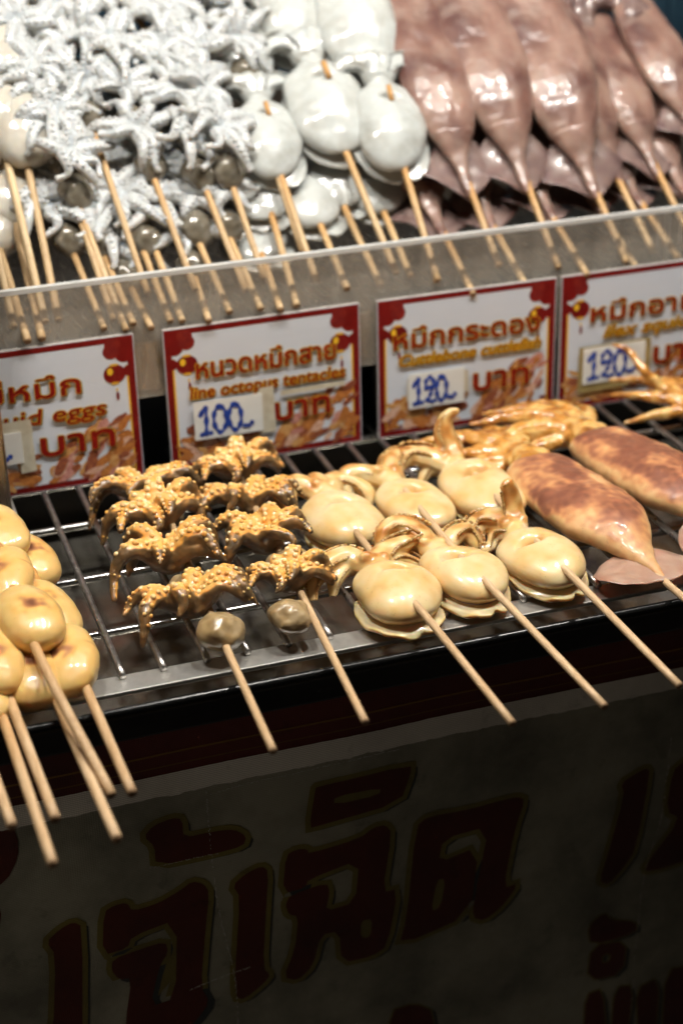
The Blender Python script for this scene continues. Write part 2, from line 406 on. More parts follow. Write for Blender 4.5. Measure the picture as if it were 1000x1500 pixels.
GLYPHS = {'e1':[[(-139.4,-138.2),(-133.3,-133.0),(-126.8,-130.5),(-123.2,-134.2),(-130.1,-216.4),(-147.5,-212.6),(-141.4,-193.8),(-135.9,-146.4)]],'cho':[[(-114.9,-152.9),(-112.3,-128.5),(-107.8,-126.3),(-102.2,-126.1),(-99.8,-132.0),(-87.1,-130.7),(-76.6,-125.9),(-71.3,-122.4),(-66.1,-125.2),(-63.8,-130.6),(-67.0,-153.9),(-70.9,-186.0),(-67.0,-196.6),(-74.5,-206.6),(-87.2,-217.0),(-108.3,-217.8),(-107.4,-197.2),(-102.4,-170.4),(-108.6,-169.7),(-111.5,-163.5),(-110.4,-157.1),(-99.0,-155.1),(-85.8,-153.9),(-85.1,-160.4),(-89.7,-167.3),(-95.6,-191.1),(-82.7,-189.8),(-79.1,-141.8),(-101.2,-145.8),(-103.8,-152.2)]],'tone':[[(-91.2,-91.3),(-86.7,-86.6),(-78.1,-84.7),(-74.0,-86.1),(-74.0,-96.7),(-60.4,-96.8),(-50.3,-98.2),(-44.8,-103.5),(-46.5,-108.2),(-59.6,-109.0),(-86.9,-108.7),(-86.8,-97.6)]],'e2':[[(-52.0,-129.8),(-45.9,-125.0),(-38.3,-122.6),(-35.2,-126.1),(-37.2,-149.7),(-40.0,-184.0),(-36.5,-189.2),(-40.1,-193.5),(-49.7,-200.1),(-53.4,-197.9),(-53.4,-183.8),(-48.7,-137.5)]],'sara':[[(-10.0,-84.7),(35.6,-83.9),(35.5,-88.7),(30.4,-103.7),(-10.7,-106.2),(-14.2,-106.1),(-10.7,-85.3)],[(-1.9,-91.5),(21.3,-92.5),(20.5,-97.1),(-2.8,-96.9)]],'no':[[(-28.1,-141.2),(-25.9,-119.4),(-20.9,-117.4),(-16.0,-118.7),(-15.4,-121.7),(10.1,-119.8),(17.3,-115.1),(23.1,-115.3),(25.9,-120.6),(21.0,-155.7),(29.1,-155.4),(23.5,-188.9),(16.0,-192.9),(0.4,-192.7),(-0.5,-172.2),(-10.7,-171.8),(-14.9,-189.9),(-22.4,-196.6),(-29.5,-192.6),(-23.1,-176.9),(-20.9,-156.8),(-25.8,-154.6),(-27.0,-148.3),(-24.7,-143.8),(-6.9,-141.2),(-5.6,-147.5),(-8.1,-158.7),(7.9,-157.2),(10.1,-131.5),(-16.0,-136.2),(-17.5,-140.8)],[(9.8,-169.0),(16.4,-169.2),(15.5,-181.2),(9.6,-180.4)]],'do':[[(30.3,-190.8),(34.1,-176.0),(38.9,-120.7),(44.8,-116.4),(63.9,-117.1),(83.2,-116.1),(90.7,-116.3),(94.5,-119.0),(89.6,-135.5),(84.2,-170.6),(92.7,-169.4),(84.4,-181.3),(75.2,-187.7),(69.0,-184.1),(70.4,-168.5),(76.7,-129.1),(52.1,-130.8),(49.9,-145.6),(70.8,-140.9),(67.4,-181.9)],[(49.2,-154.8),(54.4,-155.4),(52.2,-173.1),(46.1,-175.0)]],'e3':[[(146.3,-121.3),(154.4,-117.6),(159.6,-116.0),(161.3,-118.7),(157.1,-165.9),(151.2,-175.0),(143.0,-183.6),(138.0,-179.9),(142.1,-164.2),(148.7,-128.7)]],'k':[[(174.7,-121.4),(180.0,-117.0),(192.1,-111.9),(195.2,-180.8),(165.6,-182.6),(163.8,-178.4),(182.1,-152.3),(173.0,-145.2)]],'l1':[[(134.0,-209.2),(141.8,-202.8),(145.9,-208.9),(160.9,-214.5),(161.3,-220.9),(136.2,-222.3)]],'l2':[[(136.7,-223.1),(156.0,-225.6),(155.0,-247.0),(135.5,-246.2)],[(142.5,-230.5),(148.0,-230.9),(147.8,-237.1),(142.3,-237.4)]],'b1':[[(135.4,-256.5),(144.2,-255.4),(148.1,-289.5),(135.5,-285.5)]],'b2':[[(152.1,-256.5),(162.3,-258.3),(160.8,-293.6),(151.6,-290.6)]],'b3':[[(164.7,-261.6),(178.1,-257.9),(178.4,-299.3),(169.0,-296.3)]],'b4':[[(182.4,-254.0),(198.5,-256.2),(199.8,-306.2),(183.1,-300.8)]],'b5':[[(25.1,-232.9),(37.9,-231.6),(49.0,-240.4),(45.2,-271.1),(26.6,-265.0)]],'disc':[[(-158.4,-63.0),(-150.6,-66.8),(-146.3,-75.9),(-147.2,-87.7),(-153.5,-99.0),(-164.5,-103.4),(-172.0,-79.3)]],'disc2':[[(-168.4,-98.6),(-158.7,-108.0),(-157.5,-118.6),(-163.0,-130.4),(-174.7,-127.0)]]}
def chaikin(P):
    out = []
    for i in range(len(P)):
        a, b = Vector(P[i]), Vector(P[(i + 1) % len(P)])
        out += [a.lerp(b, .22), a.lerp(b, .78)]
    return out
def area(P): return .5 * sum(P[i].x * P[(i + 1) % len(P)].y - P[(i + 1) % len(P)].x * P[i].y for i in range(len(P)))
def grow(P, d):
    if area(P) < 0: P = P[::-1]
    n = len(P); out = []
    for i in range(n):
        e1 = (P[i] - P[i - 1]).normalized(); e2 = (P[(i + 1) % n] - P[i]).normalized()
        n1 = Vector((e1.y, -e1.x)); n2 = Vector((e2.y, -e2.x)); m = n1 + n2
        if m.length < .2: m = n1
        m.normalize(); k = min(1.6, 1 / max(.4, m.dot(n1)))
        out.append(P[i] + m * d * k)
    return out
def ink(bm, loops, off, d, y, mi):
    L = []
    for k, lp in enumerate(loops):
        P = grow([Vector(p) for p in lp], d if k == 0 else -d)
        if k and (area(P) < 3): continue
        L.append([Vector((p.x + off[0], p.y + off[1], 0)) for p in P])
    tris = tessellate_polygon(L)
    V = [v for lp in L for v in lp]
    vs = [bm.verts.new((v.x, y, v.y)) for v in V]
    for t in tris:
        try: bm.faces.new([vs[i] for i in t]).material_index = mi
        except ValueError: pass
bm = bmesh.new()
for name, loops in GLYPHS.items():
    loops = [[Vector(p) for p in chaikin(lp)] for lp in loops]
    if name.startswith('disc'): ink(bm, loops, (0, 0), 0, .5, 0); continue
    small = name[0] in 'lb'
    ink(bm, loops, (2.6, -2.0), 1.2 if not small else .5, .25, 2)
    ink(bm, loops, (0, 0), 3.0 if not small else 1.2, .4, 1)
    ink(bm, loops, (0, 0), .3, .55, 0)
for _ in range(5):
    ed = [e for e in bm.edges if e.calc_length() > 8]
    if not ed: break
    bmesh.ops.subdivide_edges(bm, edges=ed, cuts=1)
bmesh.ops.triangulate(bm, faces=[f for f in bm.faces if len(f.verts) > 4])
for v in bm.verts: v.co.y = wav(v.co.x, v.co.z) - v.co.y
bmesh.ops.recalc_face_normals(bm, faces=bm.faces[:])
me = to_mesh(bm, 'lettering', [M['b_red'], M['b_yel'], M['b_shadow']], False)
put('lettering', me, banner)
# cracks and worn creases in the vinyl
rc = random.Random(4)
def crack(P, w):
    bm = bmesh.new()
    C = spline([(x, 0, z) for x, z in P], 40 * (len(P) - 1))
    for i in range(len(C) - 1):
        if rc.random() < .3: continue
        a, b = C[i], C[i + 1]; d = (b - a).normalized(); n = Vector((-d.z, 0, d.x))
        wa = w * rc.uniform(.15, 1); j = n * rc.uniform(-.3, .3)
        q = [a - n * wa + j, b - n * wa * .6 + j, b + n * wa * .6 + j, a + n * wa + j]
        bm.faces.new([bm.verts.new((v.x, wav(v.x, v.z) - .75, v.z)) for v in q])
    put('crease_wear', to_mesh(bm, 'crease_wear', M['b_scratch'], False), banner)
crack([(-62, -72), (-61.5, -100), (-59.8, -140), (-54, -183), (-53.5, -215)], .28)
crack([(-76, -186), (-64, -183.5), (-54, -182), (-46, -181)], .45)
crack([(-90, -109.5), (-72, -109), (-57, -109.5)], .22)
crack([(-60, -76), (-40, -74.5), (-10, -74), (30, -73.2)], .3)
crack([(172, -100), (170, -150), (163, -190), (162, -280)], .25)

# raw seafood tray, acrylic guard, crate behind
bm = bmesh.new()
box(bm, (XL, 203, 66), (XR, 470, 68.5), 0, .5)
box(bm, (XL, 200.5, 44), (XR, 203, 70), 0, .6)
box(bm, (XL, 470, 66), (XR, 472, 130), 0, .6)
tr = put('display_tray', to_mesh(bm, 'display_tray', M['brushed'], False))
tag(tr, 'raised stainless tray holding the raw seafood behind the clear guard', 'tray')
for x in (XL + 10, 100, XR - 30):
    b2 = bmesh.new(); box(b2, (x, 240, -46), (x + 14, 440, 66), 0, 1)
    put('support', to_mesh(b2, 'support', M['black'], False), tr)
m, nt, p = new_mat('haze_streaked_acrylic')
out = nt.nodes['Material Output']
tr_b = N(nt, 'ShaderNodeBsdfTransparent'); tr_b.inputs[0].default_value = (.93, .91, .88, 1)
nz = noise_node(nt, 60, 5, .7, (1.6, 1, .12))  # vertical haze streaks painted in to imitate blurred reflections of the sticks
r = ramp(nt, nz.outputs['Fac'], [(.3, (.17, .17, .17)), (.7, (.36, .36, .36))])
p.inputs['Base Color'].default_value = (.66, .61, .53, 1); p.inputs['Roughness'].default_value = .28
p.inputs['Specular IOR Level'].default_value = .6
ms = N(nt, 'ShaderNodeMixShader'); nt.links.new(r.outputs[0], ms.inputs[0]); nt.links.new(tr_b.outputs[0], ms.inputs[1]); nt.links.new(p.outputs[0], ms.inputs[2])
nt.links.new(ms.outputs[0], out.inputs['Surface'])
M['acrylic'] = m
M['acrylic_edge'] = plain('acrylic_edge', (.62, .62, .60), .25, 0, 90, .4, (.42, .41, .38), .4)
bm = bmesh.new(); box(bm, (XL, 196, 42), (XR, 199.6, 105.0), 0)
guard = put('sneeze_guard', to_mesh(bm, 'sneeze_guard', M['acrylic'], False))
tag(guard, 'long haze-streaked clear acrylic guard strip standing in front of the raw skewers', 'guard')
bm = bmesh.new(); box(bm, (XL, 195.9, 105.1), (XR, 199.7, 107.4), 0)
put('polished_edge', to_mesh(bm, 'polished_edge', M['acrylic_edge'], False), guard)

bm = bmesh.new()
box(bm, (XL, 520, -46), (XR, 526, 330), 0, 2)
for i in range(14): box(bm, (XL + 10 + i * 76, 515, -40), (XL + 22 + i * 76, 520, 320), 0, 1.5)
box(bm, (XL - 4, 510, 330), (XR + 4, 532, 342), 0, 2)
tag(put('crate', to_mesh(bm, 'crate', M['blue_crate'], False)), 'dark blue ribbed plastic crate behind the raw seafood', 'crate')

bm = bmesh.new(); box(bm, (-137, 150, -43), (-117, 170, 330), 0, 1.5)
post = put('post', to_mesh(bm, 'post', M['brushed'], False))
tag(post, 'square metal stall post at the left edge beside the squid eggs sign', 'post')
bm = bmesh.new(); box(bm, (-139, 148, -4), (-115, 172, 12), 0, 1.5)
put('collar', to_mesh(bm, 'collar', M['steel'], False), post)

# stall lamps: enamel shade, bulb and the light the bulb gives
def glow(name, col, st):
    m, nt, p = new_mat(name); p.inputs['Emission Color'].default_value = (*col, 1); p.inputs['Emission Strength'].default_value = st
    p.inputs['Base Color'].default_value = (.8, .8, .8, 1); return m
M['bulb'] = glow('lit_bulb', (1, .86, .68), 60)
M['shade'] = plain('enamel_shade', (.5, .5, .48), .35)
def hanging_lamp(x, y, z, power, label):
    t = empty('hanging_lamp', (x, y, z)); tag(t, label, 'lamp', 'lamps hung over the stall')
    b = bmesh.new()
    prof = [(10, 62), (14, 60), (18, 45), (60, 6), (66, 0)]
    n = 28; rings = [[b.verts.new((r_ * math.cos(2 * math.pi * k / n), r_ * math.sin(2 * math.pi * k / n), h)) for k in range(n)] for r_, h in prof]
    for i in range(len(prof) - 1):
        for k in range(n): b.faces.new((rings[i][k], rings[i][(k + 1) % n], rings[i + 1][(k + 1) % n], rings[i + 1][k]))
    b.faces.new(rings[0][::-1])
    put('lamp_shade', to_mesh(b, 'lamp_shade', M['shade']), t)
    b = bmesh.new(); ell(b, (0, 0, 16), (15, 15, 18)); put('bulb', to_mesh(b, 'bulb', M['bulb']), t)
    b = bmesh.new(); tube(b, [(0, 0, 60), (0, 0, 700)], [2, 2], 2, 8); put('cord', to_mesh(b, 'cord', M['black']), t)
    ld = bpy.data.lights.new('bulb_light', 'POINT'); ld.energy = power; ld.shadow_soft_size = .03; ld.color = (1, .96, .90)
    lo = bpy.data.objects.new('bulb_light', ld); lo.location = (0, 0, -.008); link(lo, t)
LAMPS = [(-180, 6, 760), (90, 6, 760), (360, 6, 760)]
for (x, y, z), lb in zip(LAMPS, ('first lamp from the left hung over the stall', 'second lamp from the left hung over the stall', 'third lamp from the left hung over the stall')):
    hanging_lamp(x, y, z, LAMP_W, lb)

hanging_lamp(-500, -300, 60, .11, 'small added fill lamp hung low at the left')  # unseen lamp, added to brighten the left side of the banner

# ------------------------------------------------------------------ price signs
_txt = {}
def text_poly(body, size, shear=0.0, weight=.0):
    c = bpy.data.curves.new('t', 'FONT'); c.body = body; c.size = size; c.shear = shear; c.offset = weight; c.resolution_u = 3
    o = bpy.data.objects.new('t', c); COL.objects.link(o); bpy.context.view_layer.update()
    me = bpy.data.meshes.new_from_object(o.evaluated_get(_dg())); bpy.data.objects.remove(o); bpy.data.curves.remove(c)
    v = [(p.co.x, p.co.y) for p in me.vertices]; f = [tuple(p.vertices) for p in me.polygons]; bpy.data.meshes.remove(me)
    return v, f
def stamp(bm, vf, x0, x1, zbase, h, y, mi, dx=0, dz=0, rise=0):
    """letters scaled to run from x0 to x1 with the given letter height, standing on zbase"""
    v, f = vf
    ax, bx = min(p[0] for p in v), max(p[0] for p in v)
    sx = (x1 - x0) / (bx - ax)
    vs = [bm.verts.new((x0 + (p[0] - ax) * sx + dx, y, zbase + p[1] * h + dz + rise * (p[0] - ax) * sx)) for p in v]
    for q in f:
        try: bm.faces.new([vs[i] for i in q]).material_index = mi
        except ValueError: pass
def lettering(bm, body, x0, x1, zbase, h, fill, edge, shear=0, bold=.28, out=.75, rise=0, y=-1.0):
    vf = text_poly(body, 1.0, shear)
    R_ = [(math.cos(a * math.pi / 6), math.sin(a * math.pi / 6)) for a in range(12)]
    for i, (a, b) in enumerate(R_): stamp(bm, vf, x0, x1, zbase, h, y + .30 - i * .004, 2, a * out + .45, b * out - .5, rise)
    for i, (a, b) in enumerate(R_): stamp(bm, vf, x0, x1, zbase, h, y + .20 - i * .004, edge, a * out, b * out, rise)
    for i, (a, b) in enumerate(R_[::2] + [(0, 0)]): stamp(bm, vf, x0, x1, zbase, h, y + .10 - i * .004, fill, a * bold, b * bold, rise)
def flat(bm, pts, y, mi):
    f = bm.faces.new([bm.verts.new((p[0], y, p[1])) for p in pts]); f.material_index = mi
    if f.calc_area() and (f.normal_update() or f.normal.y > 0): f.normal_flip()
def disc(bm, c, rx, rz, y, mi, n=20, rot=0, wob=0, rnd=None):
    P = []
    for k in range(n):
        a = 2 * math.pi * k / n; w = 1 + (rnd.uniform(-wob, wob) if rnd else 0)
        px, pz = rx * w * math.cos(a), rz * w * math.sin(a)
        P.append((c[0] + px * math.cos(rot) - pz * math.sin(rot), c[1] + px * math.sin(rot) + pz * math.cos(rot)))
    flat(bm, P, y, mi)
def ribbon(bm, P, w, y, mi, n=24):
    C = spline([(a, 0, b) for a, b in P], n)
    L, R2 = [], []
    for i, c in enumerate(C):
        d = (C[min(i + 1, n)] - C[max(i - 1, 0)]).normalized(); q = Vector((-d.z, 0, d.x))
        ww = w * (.85 + .3 * math.sin(i * .7))
        L.append(bm.verts.new((c.x + q.x * ww, y - i * .0006, c.z + q.z * ww))); R2.append(bm.verts.new((c.x - q.x * ww, y - i * .0006, c.z - q.z * ww)))
    for i in range(n):
        bm.faces.new((L[i], L[i + 1], R2[i + 1], R2[i])).material_index = mi
    for c in (C[0], C[-1]): disc(bm, (c.x, c.z), w, w, y - .02, mi, 10)
NUM = {'1': [[(.1, .72), (.34, .98), (.36, .5), (.33, .02)], [(.12, .02), (.33, .03), (.55, .04)]],
       '0': [[(.3, .97), (.06, .75), (.04, .3), (.3, .02), (.56, .28), (.55, .75), (.3, .97), (.2, .93)]],
       '2': [[(.3, .6), (.12, .55), (.1, .85), (.34, .99), (.52, .8), (.44, .5), (.3, .25), (.1, .06), (.2, .12), (.4, .03), (.62, .06)]],
       '-': [[(.05, .12), (.2, .10), (.38, .2)]]}
W_, H_ = 105.0, 78.0
def price_sign(loc, rotz, label, thai, tspan, eng, espan, price, tagbox, baht, tape, seed, script=False):
    r = random.Random(seed)
    t = empty('price_sign', loc, (0, 0, rotz)); tag(t, label, 'price sign', 'price signs propped against the acrylic guard')
    b = bmesh.new(); box(b, (0, 0, 0), (W_, 2.6, H_), 1)
    for f in b.faces:
        if f.calc_center_median().y < .01: f.material_index = 0
    put('board', to_mesh(b, 'board', [M['sign_white'], M['sign_edge']], False), t)
    b = bmesh.new()                                                   # printed red and gold frame
    for (x0, z0, x1, z1) in ((0.4, .4, W_ - .4, 3.6), (.4, H_ - 3.4, W_ - .4, H_ - .4), (.4, 3.6, 3.9, H_ - 3.4), (W_ - 3.9, 3.6, W_ - .4, H_ - 3.4)):
        flat(b, [(x0, z0), (x1, z0), (x1, z1), (x0, z1)], -.06, 0)
    for (x0, z0, x1, z1) in ((3.9, 3.6, 4.9, 62), (W_ - 4.9, 3.6, W_ - 3.9, 62)):
        flat(b, [(x0, z0), (x1, z0), (x1, z1), (x0, z1)], -.06, 1)
    for sx in (1, -1):                                                # corner clouds and frets
        ox = 0 if sx > 0 else W_
        def q(x): return ox + sx * x
        for i, (cx, cz, rr) in enumerate(((6, H_ - 5.5, 5.2), (11, H_ - 4.5, 4.2), (5.5, H_ - 10, 4.6), (12, H_ - 8, 4.2), (3.6, H_ - 19, 3.1))):
            disc(b, (q(cx), cz), rr, rr * .95, -.10 - .004 * i, 2 if i % 2 else 0)
        for i in range(3):
            z0 = 4.2 + i * 2.4
            flat(b, [(q(4.6), z0), (q(4.6 + 9 - 2.6 * i), z0), (q(4.6 + 9 - 2.6 * i), z0 + 1.9), (q(4.6), z0 + 1.9)], -.12, 0)
        for i in range(3):
            flat(b, [(q(5.4 + i * 2.4), 5.0), (q(6.6 + i * 2.4), 5.0), (q(6.6 + i * 2.4), 6.2), (q(5.4 + i * 2.4), 6.2)], -.15, 1)
    put('printed_frame', to_mesh(b, 'printed_frame', [M['red_print'], M['gold_print'], M['darkred_print']], False), t)
    for ox, cx, cz in ((0, 11.5, 58), (1, W_ - 11, 58)):              # printed paper lanterns
        b = bmesh.new()
        disc(b, (cx, cz), 5.7, 5.1, -.20, 0); disc(b, (cx, cz + 4.9), 2.4, .7, -.23, 1); disc(b, (cx, cz - 4.9), 2.2, .7, -.23, 1)
        disc(b, (cx - 2.2, cz + 1.5), 1.5, 2.0, -.23, 3); disc(b, (cx, cz), .35, 4.6, -.24, 2); disc(b, (cx + 2.6, cz), .3, 4.2, -.24, 2)
        disc(b, (cx + .6, cz - 8.5), .5, 1.0, -.2, 3); disc(b, (cx + .8, cz - 12), .8, 2.4, -.2, 0)
        put('printed_lantern', to_mesh(b, 'printed_lantern', [M['red_print'], M['gold_print'], M['darkred_print'], M['yellow_print']], False), t)
    for k, (x0, x1, z0, z1, cnt) in enumerate(((58, 99, 5, 34, 80), (7, 48, 5, 24, 70))):    # printed pictures of grilled seafood
        b = bmesh.new()
        for i in range(cnt):
            fx = r.random(); cx = x0 + fx * (x1 - x0)
            top = z0 + (z1 - z0) * ((.25 + .75 * math.sin(min(1, fx * 1.25) * 1.57)) if k == 0 else (.55 + .45 * math.sin(fx * 9)))
            cz = z0 + r.random() * max(1, top - z0)
            disc(b, (cx, cz), r.uniform(3, 6.5), r.uniform(1.3, 2.6), -.16 - .0015 * i, r.choice((0, 0, 0, 1, 2, 3, 3, 4) if k == 0 else (0, 1, 0, 4, 1, 3)), 14, r.uniform(.2, 1.2) if k == 0 else r.uniform(-.8, .8), .16, r)
        put('printed_food_picture', to_mesh(b, 'printed_food_picture', [M['food_a'], M['food_b'], M['food_c'], M['food_d'], M['food_e']], False), t)
    b = bmesh.new()
    lettering(b, thai, tspan[0], tspan[1], tspan[2], 14.2, 0, 1, 0, .30, .62, 0)
    lettering(b, eng, espan[0], espan[1], espan[2], espan[3], 3 if script else 0, 1, .30 if script else .12, .2, .55, 0)
    lettering(b, 'บาท', baht[0], baht[1], baht[2], 17.5, 0, 1, 0, .5, .75, 0)
    put('lettering', to_mesh(b, 'lettering', [M['letter_red'], M['yellow_print'], M['shadow_ink'], M['letter_brown']], False), t)
    x0, z0, x1, z1 = tagbox
    b = bmesh.new()                                                   # old tape left round the price slip
    for i, (a0, c0, a1, c1) in enumerate(tape):
        flat(b, [(a0, c0), (a1, c0 + .5), (a1 - .6, c1), (a0 + .5, c1 - .4)], -1.05 - .03 * i, 0)
    if tape: put('old_tape', to_mesh(b, 'old_tape', M['tape_dark'] if seed == 4 else M['tape'], False), t)
    b = bmesh.new(); box(b, (x0, -1.5, z0), (x1, -1.2, z1), 0)
    pt = put('price_slip', to_mesh(b, 'price_slip', M['tag_white'], False), t)
    b = bmesh.new(); w = (x1 - x0 - 4) / (len(price) + .1); h = (z1 - z0) * .74
    for i, ch in enumerate(price):
        for st in NUM[ch]:
            ribbon(b, [(x0 + 2.2 + i * w + px * w * 1.45, z0 + (z1 - z0) * .12 + pz * h) for px, pz in st], 1.25, -1.62 - .05 * i, 0, 10 * (len(st) - 1))
    put('handwritten_price', to_mesh(b, 'handwritten_price', M['blue_ink'], False), pt)
    if seed == 3: t.scale = (.972, 1, 1)
    return t
price_sign((-148, 192.6, 0.2), .01, 'squid eggs price sign, white board with red frame, leftmost of the row', 'ไข่หมึก', (20, 76, 51), 'squid eggs', (21, 88, 37.5, 11.5), '100-', (4, 18, 44, 35), (53.5, 91, 19.5), [(30, 33, 50, 41), (42, 12, 50, 34)], 1)
price_sign((-28.3, 192.0, 0.2), .012, 'line octopus tentacles sign with a handwritten 100 price slip', 'หนวดหมึกสาย', (16, 91, 50), 'line octopus tentacles', (12, 96, 39, 9.4), '100-', (13, 16, 50, 37), (57, 87, 20), [(48, 14, 57, 40), (60, 33.6, 96, 37)], 2)
price_sign((86.3, 192.4, 0.2), -.008, 'cuttlefish price sign with a handwritten 120 slip, third board from the left', 'หมึกกระดอง', (9, 95, 50), 'Cuttlebone cuttlefish', (12, 96, 40, 9.0), '120-', (17, 15, 50, 35), (56, 89, 20), [(16, 20, 53, 33)], 3, True)
price_sign((191.5, 191.6, 0.2), .004, 'ilex squid price sign at the right end, slip ringed with brown tape', 'หมึกอาแซ', (18, 92, 50), 'ilex squid', (26, 80, 40, 10.0), '120-', (14, 14, 52, 35), (58, 90, 20), [(11, 9, 56, 36.5)], 4, True)

# ------------------------------------------------------------------ skewers: sticks
def stick_mesh(pts, r=1.7, wet=(0, 0), mat='bamboo', seed=0, name='stick'):
    """bamboo stick along pts (first point is the blunt tip); wet = (from, to) lengths over which it turns orange"""
    b = bmesh.new(); n = 24; rr = random.Random(seed)
    if len(pts) == 3: pts = [pts[0], tuple(Vector(pts[1]) + Vector((rr.uniform(-.8, .8), 0, rr.uniform(-.5, .5)))), pts[2]]
    fr = tube(b, pts, [r * .96, r, r, r * .97], n, 12)
    lay = b.verts.layers.float.new('wet')
    L0 = Vector(pts[0])
    for v in b.verts:
        d = (v.co - L0).length
        v[lay] = min(1, max(0, (d - wet[0]) / max(1e-3, wet[1] - wet[0]))) * .9 if wet[1] > 0 else 0
    for f in b.faces:
        if len(f.verts) > 4: f.material_index = 1
    me = to_mesh(b, name, [M[mat], M['end_grain']])
    return me
M['end_grain'] = plain('bamboo_end_grain', (.30, .18, .09), .8, 0, 900, .8, (.12, .06, .03))

def nz(co, s, o=0.0): return noise.noise(Vector((co.x / s + o, co.y / s + o * 1.7, co.z / s - o)))

# ------------------------------------------------------------------ octopus (grilled and raw)
def octopus_mesh(name, seed, mats, Rr=22, ar=4.4, rise=7, droop=12, tilt=.2, suck=.34, voxel=.7, tipc=9, raw=False, asp=(1, .6), web=10, tipr=.22, nsub=(0,), dangle=()):
    """crown of eight arms opening like a shallow bowl: suckers inside, skin outside, tips curling over"""
    r = random.Random(seed)
    Nn = Vector((0, math.sin(tilt), math.cos(tilt))).normalized(); U = Vector((1, 0, 0)); V = Nn.cross(U).normalized()
    b = bmesh.new(); ell(b, -Nn * .8, (web, web * .75, 4.0), (-tilt, 0, 0))
    arms = []
    for k in range(8):
        ph = 2 * math.pi * (k + .5) / 8 + r.uniform(-.26, .26)
        d = U * math.cos(ph) * asp[0] + V * math.sin(ph) * asp[1]
        back = math.sin(ph); latr = abs(math.cos(ph))
        side = Nn.cross(d).normalized()
        L = Rr * r.uniform(.72, 1.2); rs_ = rise * r.uniform(.6, 1.4) * (1 + .35 * max(0, back)); dr = droop * r.uniform(.4, 1.4) * (.35 + .75 * latr if not raw else 1)
        cu = r.uniform(-1, 1) * tipc; c2 = r.uniform(-1, 1) * tipc * .5; fold = r.uniform(.72, 1.0)
        if k in dangle: L *= 1.2; dr = 17; rs_ = rise
        pts = []
        for i in range(8):
            t = i / 7
            g = t if t < .65 else .65 + (t - .65) * fold * (1 if dr < 6 else .7)
            pts.append(d * (1.5 + L * g) + Nn * (rs_ * math.sin(math.pi * .5 * min(1, t * 1.7)) - dr * max(0, t - .45) ** 1.6 * 3.0) + side * (cu * t ** 2 + c2 * math.sin(t * 6) * t))
        a0 = ar * r.uniform(.88, 1.1)
        fr = tube(b, pts, [a0 * 1.05, a0 * 1.12, a0 * 1.08, a0, a0 * .86, a0 * .68, a0 * .48, a0 * tipr], 22, 10, .9)
        arms.append((fr, d, Nn))
        for q in ((.55, 1.0) if not raw else (.5,)): ell(b, d * (web * q * .9) + Nn * (rs_ * q * .55 - 1.2), (web * .42, web * .42, 2.4), None, 2)
    def tint(co, nrm):
        inn = Nn - (co - Nn * co.dot(Nn)) * .035                       # towards the bowl's inside
        s = nrm.dot(inn.normalized())
        if raw: return .16 - .20 * s + .20 * nz(co, 7, seed) + .12 * max(0, (co.length - Rr * .9) / Rr)
        return .30 + .62 * min(1, max(0, .38 - s) * 2.6) - .12 * max(0, s) + .28 * nz(co, 6, seed) + .18 * max(0, (co.length - 18) / 12)
    def extra(bm, lay):
        for fr, d, nn in arms:
            n = len(fr) - 1
            for i in range(2, n, 2):
                for sub in nsub:
                    a = fr[i]; c2 = fr[min(n, i + 1)]
                    C = a[0].lerp(c2[0], sub); R0 = a[1] + (c2[1] - a[1]) * sub; T = a[2]
                    inn = (nn - d.normalized() * .55)
                    B = T.cross(inn)
                    if B.length < .15: continue
                    B.normalize(); up = B.cross(T).normalized()
                    if up.dot(inn) < 0: up = -up
                    rs = max(.4, R0 * suck * r.uniform(.8, 1.15))
                    for s in (-1, 1):
                        q = (up * .80 + B * s * .62).normalized()
                        pos = C + q * R0 * .86
                        mt = Matrix.Translation(pos) @ q.to_track_quat('Z', 'Y').to_matrix().to_4x4() @ Matrix.Diagonal((rs, rs, rs * .9, 1))
                        tv = min(1, max(0, r.uniform(0, .55) * (.6 + i / n)))
                        add_ball(bm, mt, 2, 1, lay, (lambda c: tv + (.35 if c.z > .86 else 0)) if not raw else (lambda c: .05 + tv * .35))
    return organic(name, b, mats, voxel, 3, None, [(.4 if not raw else .15, 2.5), (.7, 7)], tint, extra)
def head_mesh(name, seed, mat, r=(9.5, 10.5, 8.5)):
    b = bmesh.new(); ell(b, (0, 0, 0), r, None, 4); ell(b, (1.5, 7, -1), (r[0] * .55, 6, r[2] * .6), None, 3)
    return organic(name, b, mat, .7, 8, None, [(2.2, 10), (.5, 3.5)], lambda co, n: .35 + .6 * nz(co, 5, seed) - .2 * n.z)

OM = [octopus_mesh('octopus', 11 + i, [M['octo'], M['octo_sucker']], Rr=(27, 31, 26, 30, 28)[i], ar=(4.5, 4.3, 4.7, 4.4, 4.5)[i], suck=.30, web=8.5, rise=(10, 9, 11, 8, 10)[i], droop=(13, 15, 9, 13, 11)[i], tilt=(.30, .40, .22, .45, .30)[i],
      tipc=(10, 8, 12, 9, 12)[i], dangle=((4,), (4,), (), (3,), ())[i], asp=((1.02, .72), (1.06, .68), (.98, .75), (1.12, .6), (1.02, .7))[i]) for i in range(5)]
OH = [head_mesh('head', 3 + i, M['octo_head'], ((11, 9.5, 8.2), (10, 9.6, 7.8))[i]) for i in range(2)]
def grilled_octopus_skewer(label, tip, far, items, seed):
    t = empty('octopus_skewer', tip); tag(t, label, 'skewer', 'grilled octopus skewers')
    d = Vector(far) - Vector(tip)
    put('stick', stick_mesh([(0, 0, 0), tuple(d * .5), tuple(d)], 1.75, seed=seed), t)
    for x, y, z, mi, rz, sc, hd, hs in items:
        o = put('octopus', OM[mi], t, (x - tip[0], y - tip[1], z - tip[2]), (0, 0, rz)); o.scale = (sc, sc, sc)
        h = put('head', OH[hd], o, (hs[0], hs[1], hs[2]), (0, 0, hs[3]))
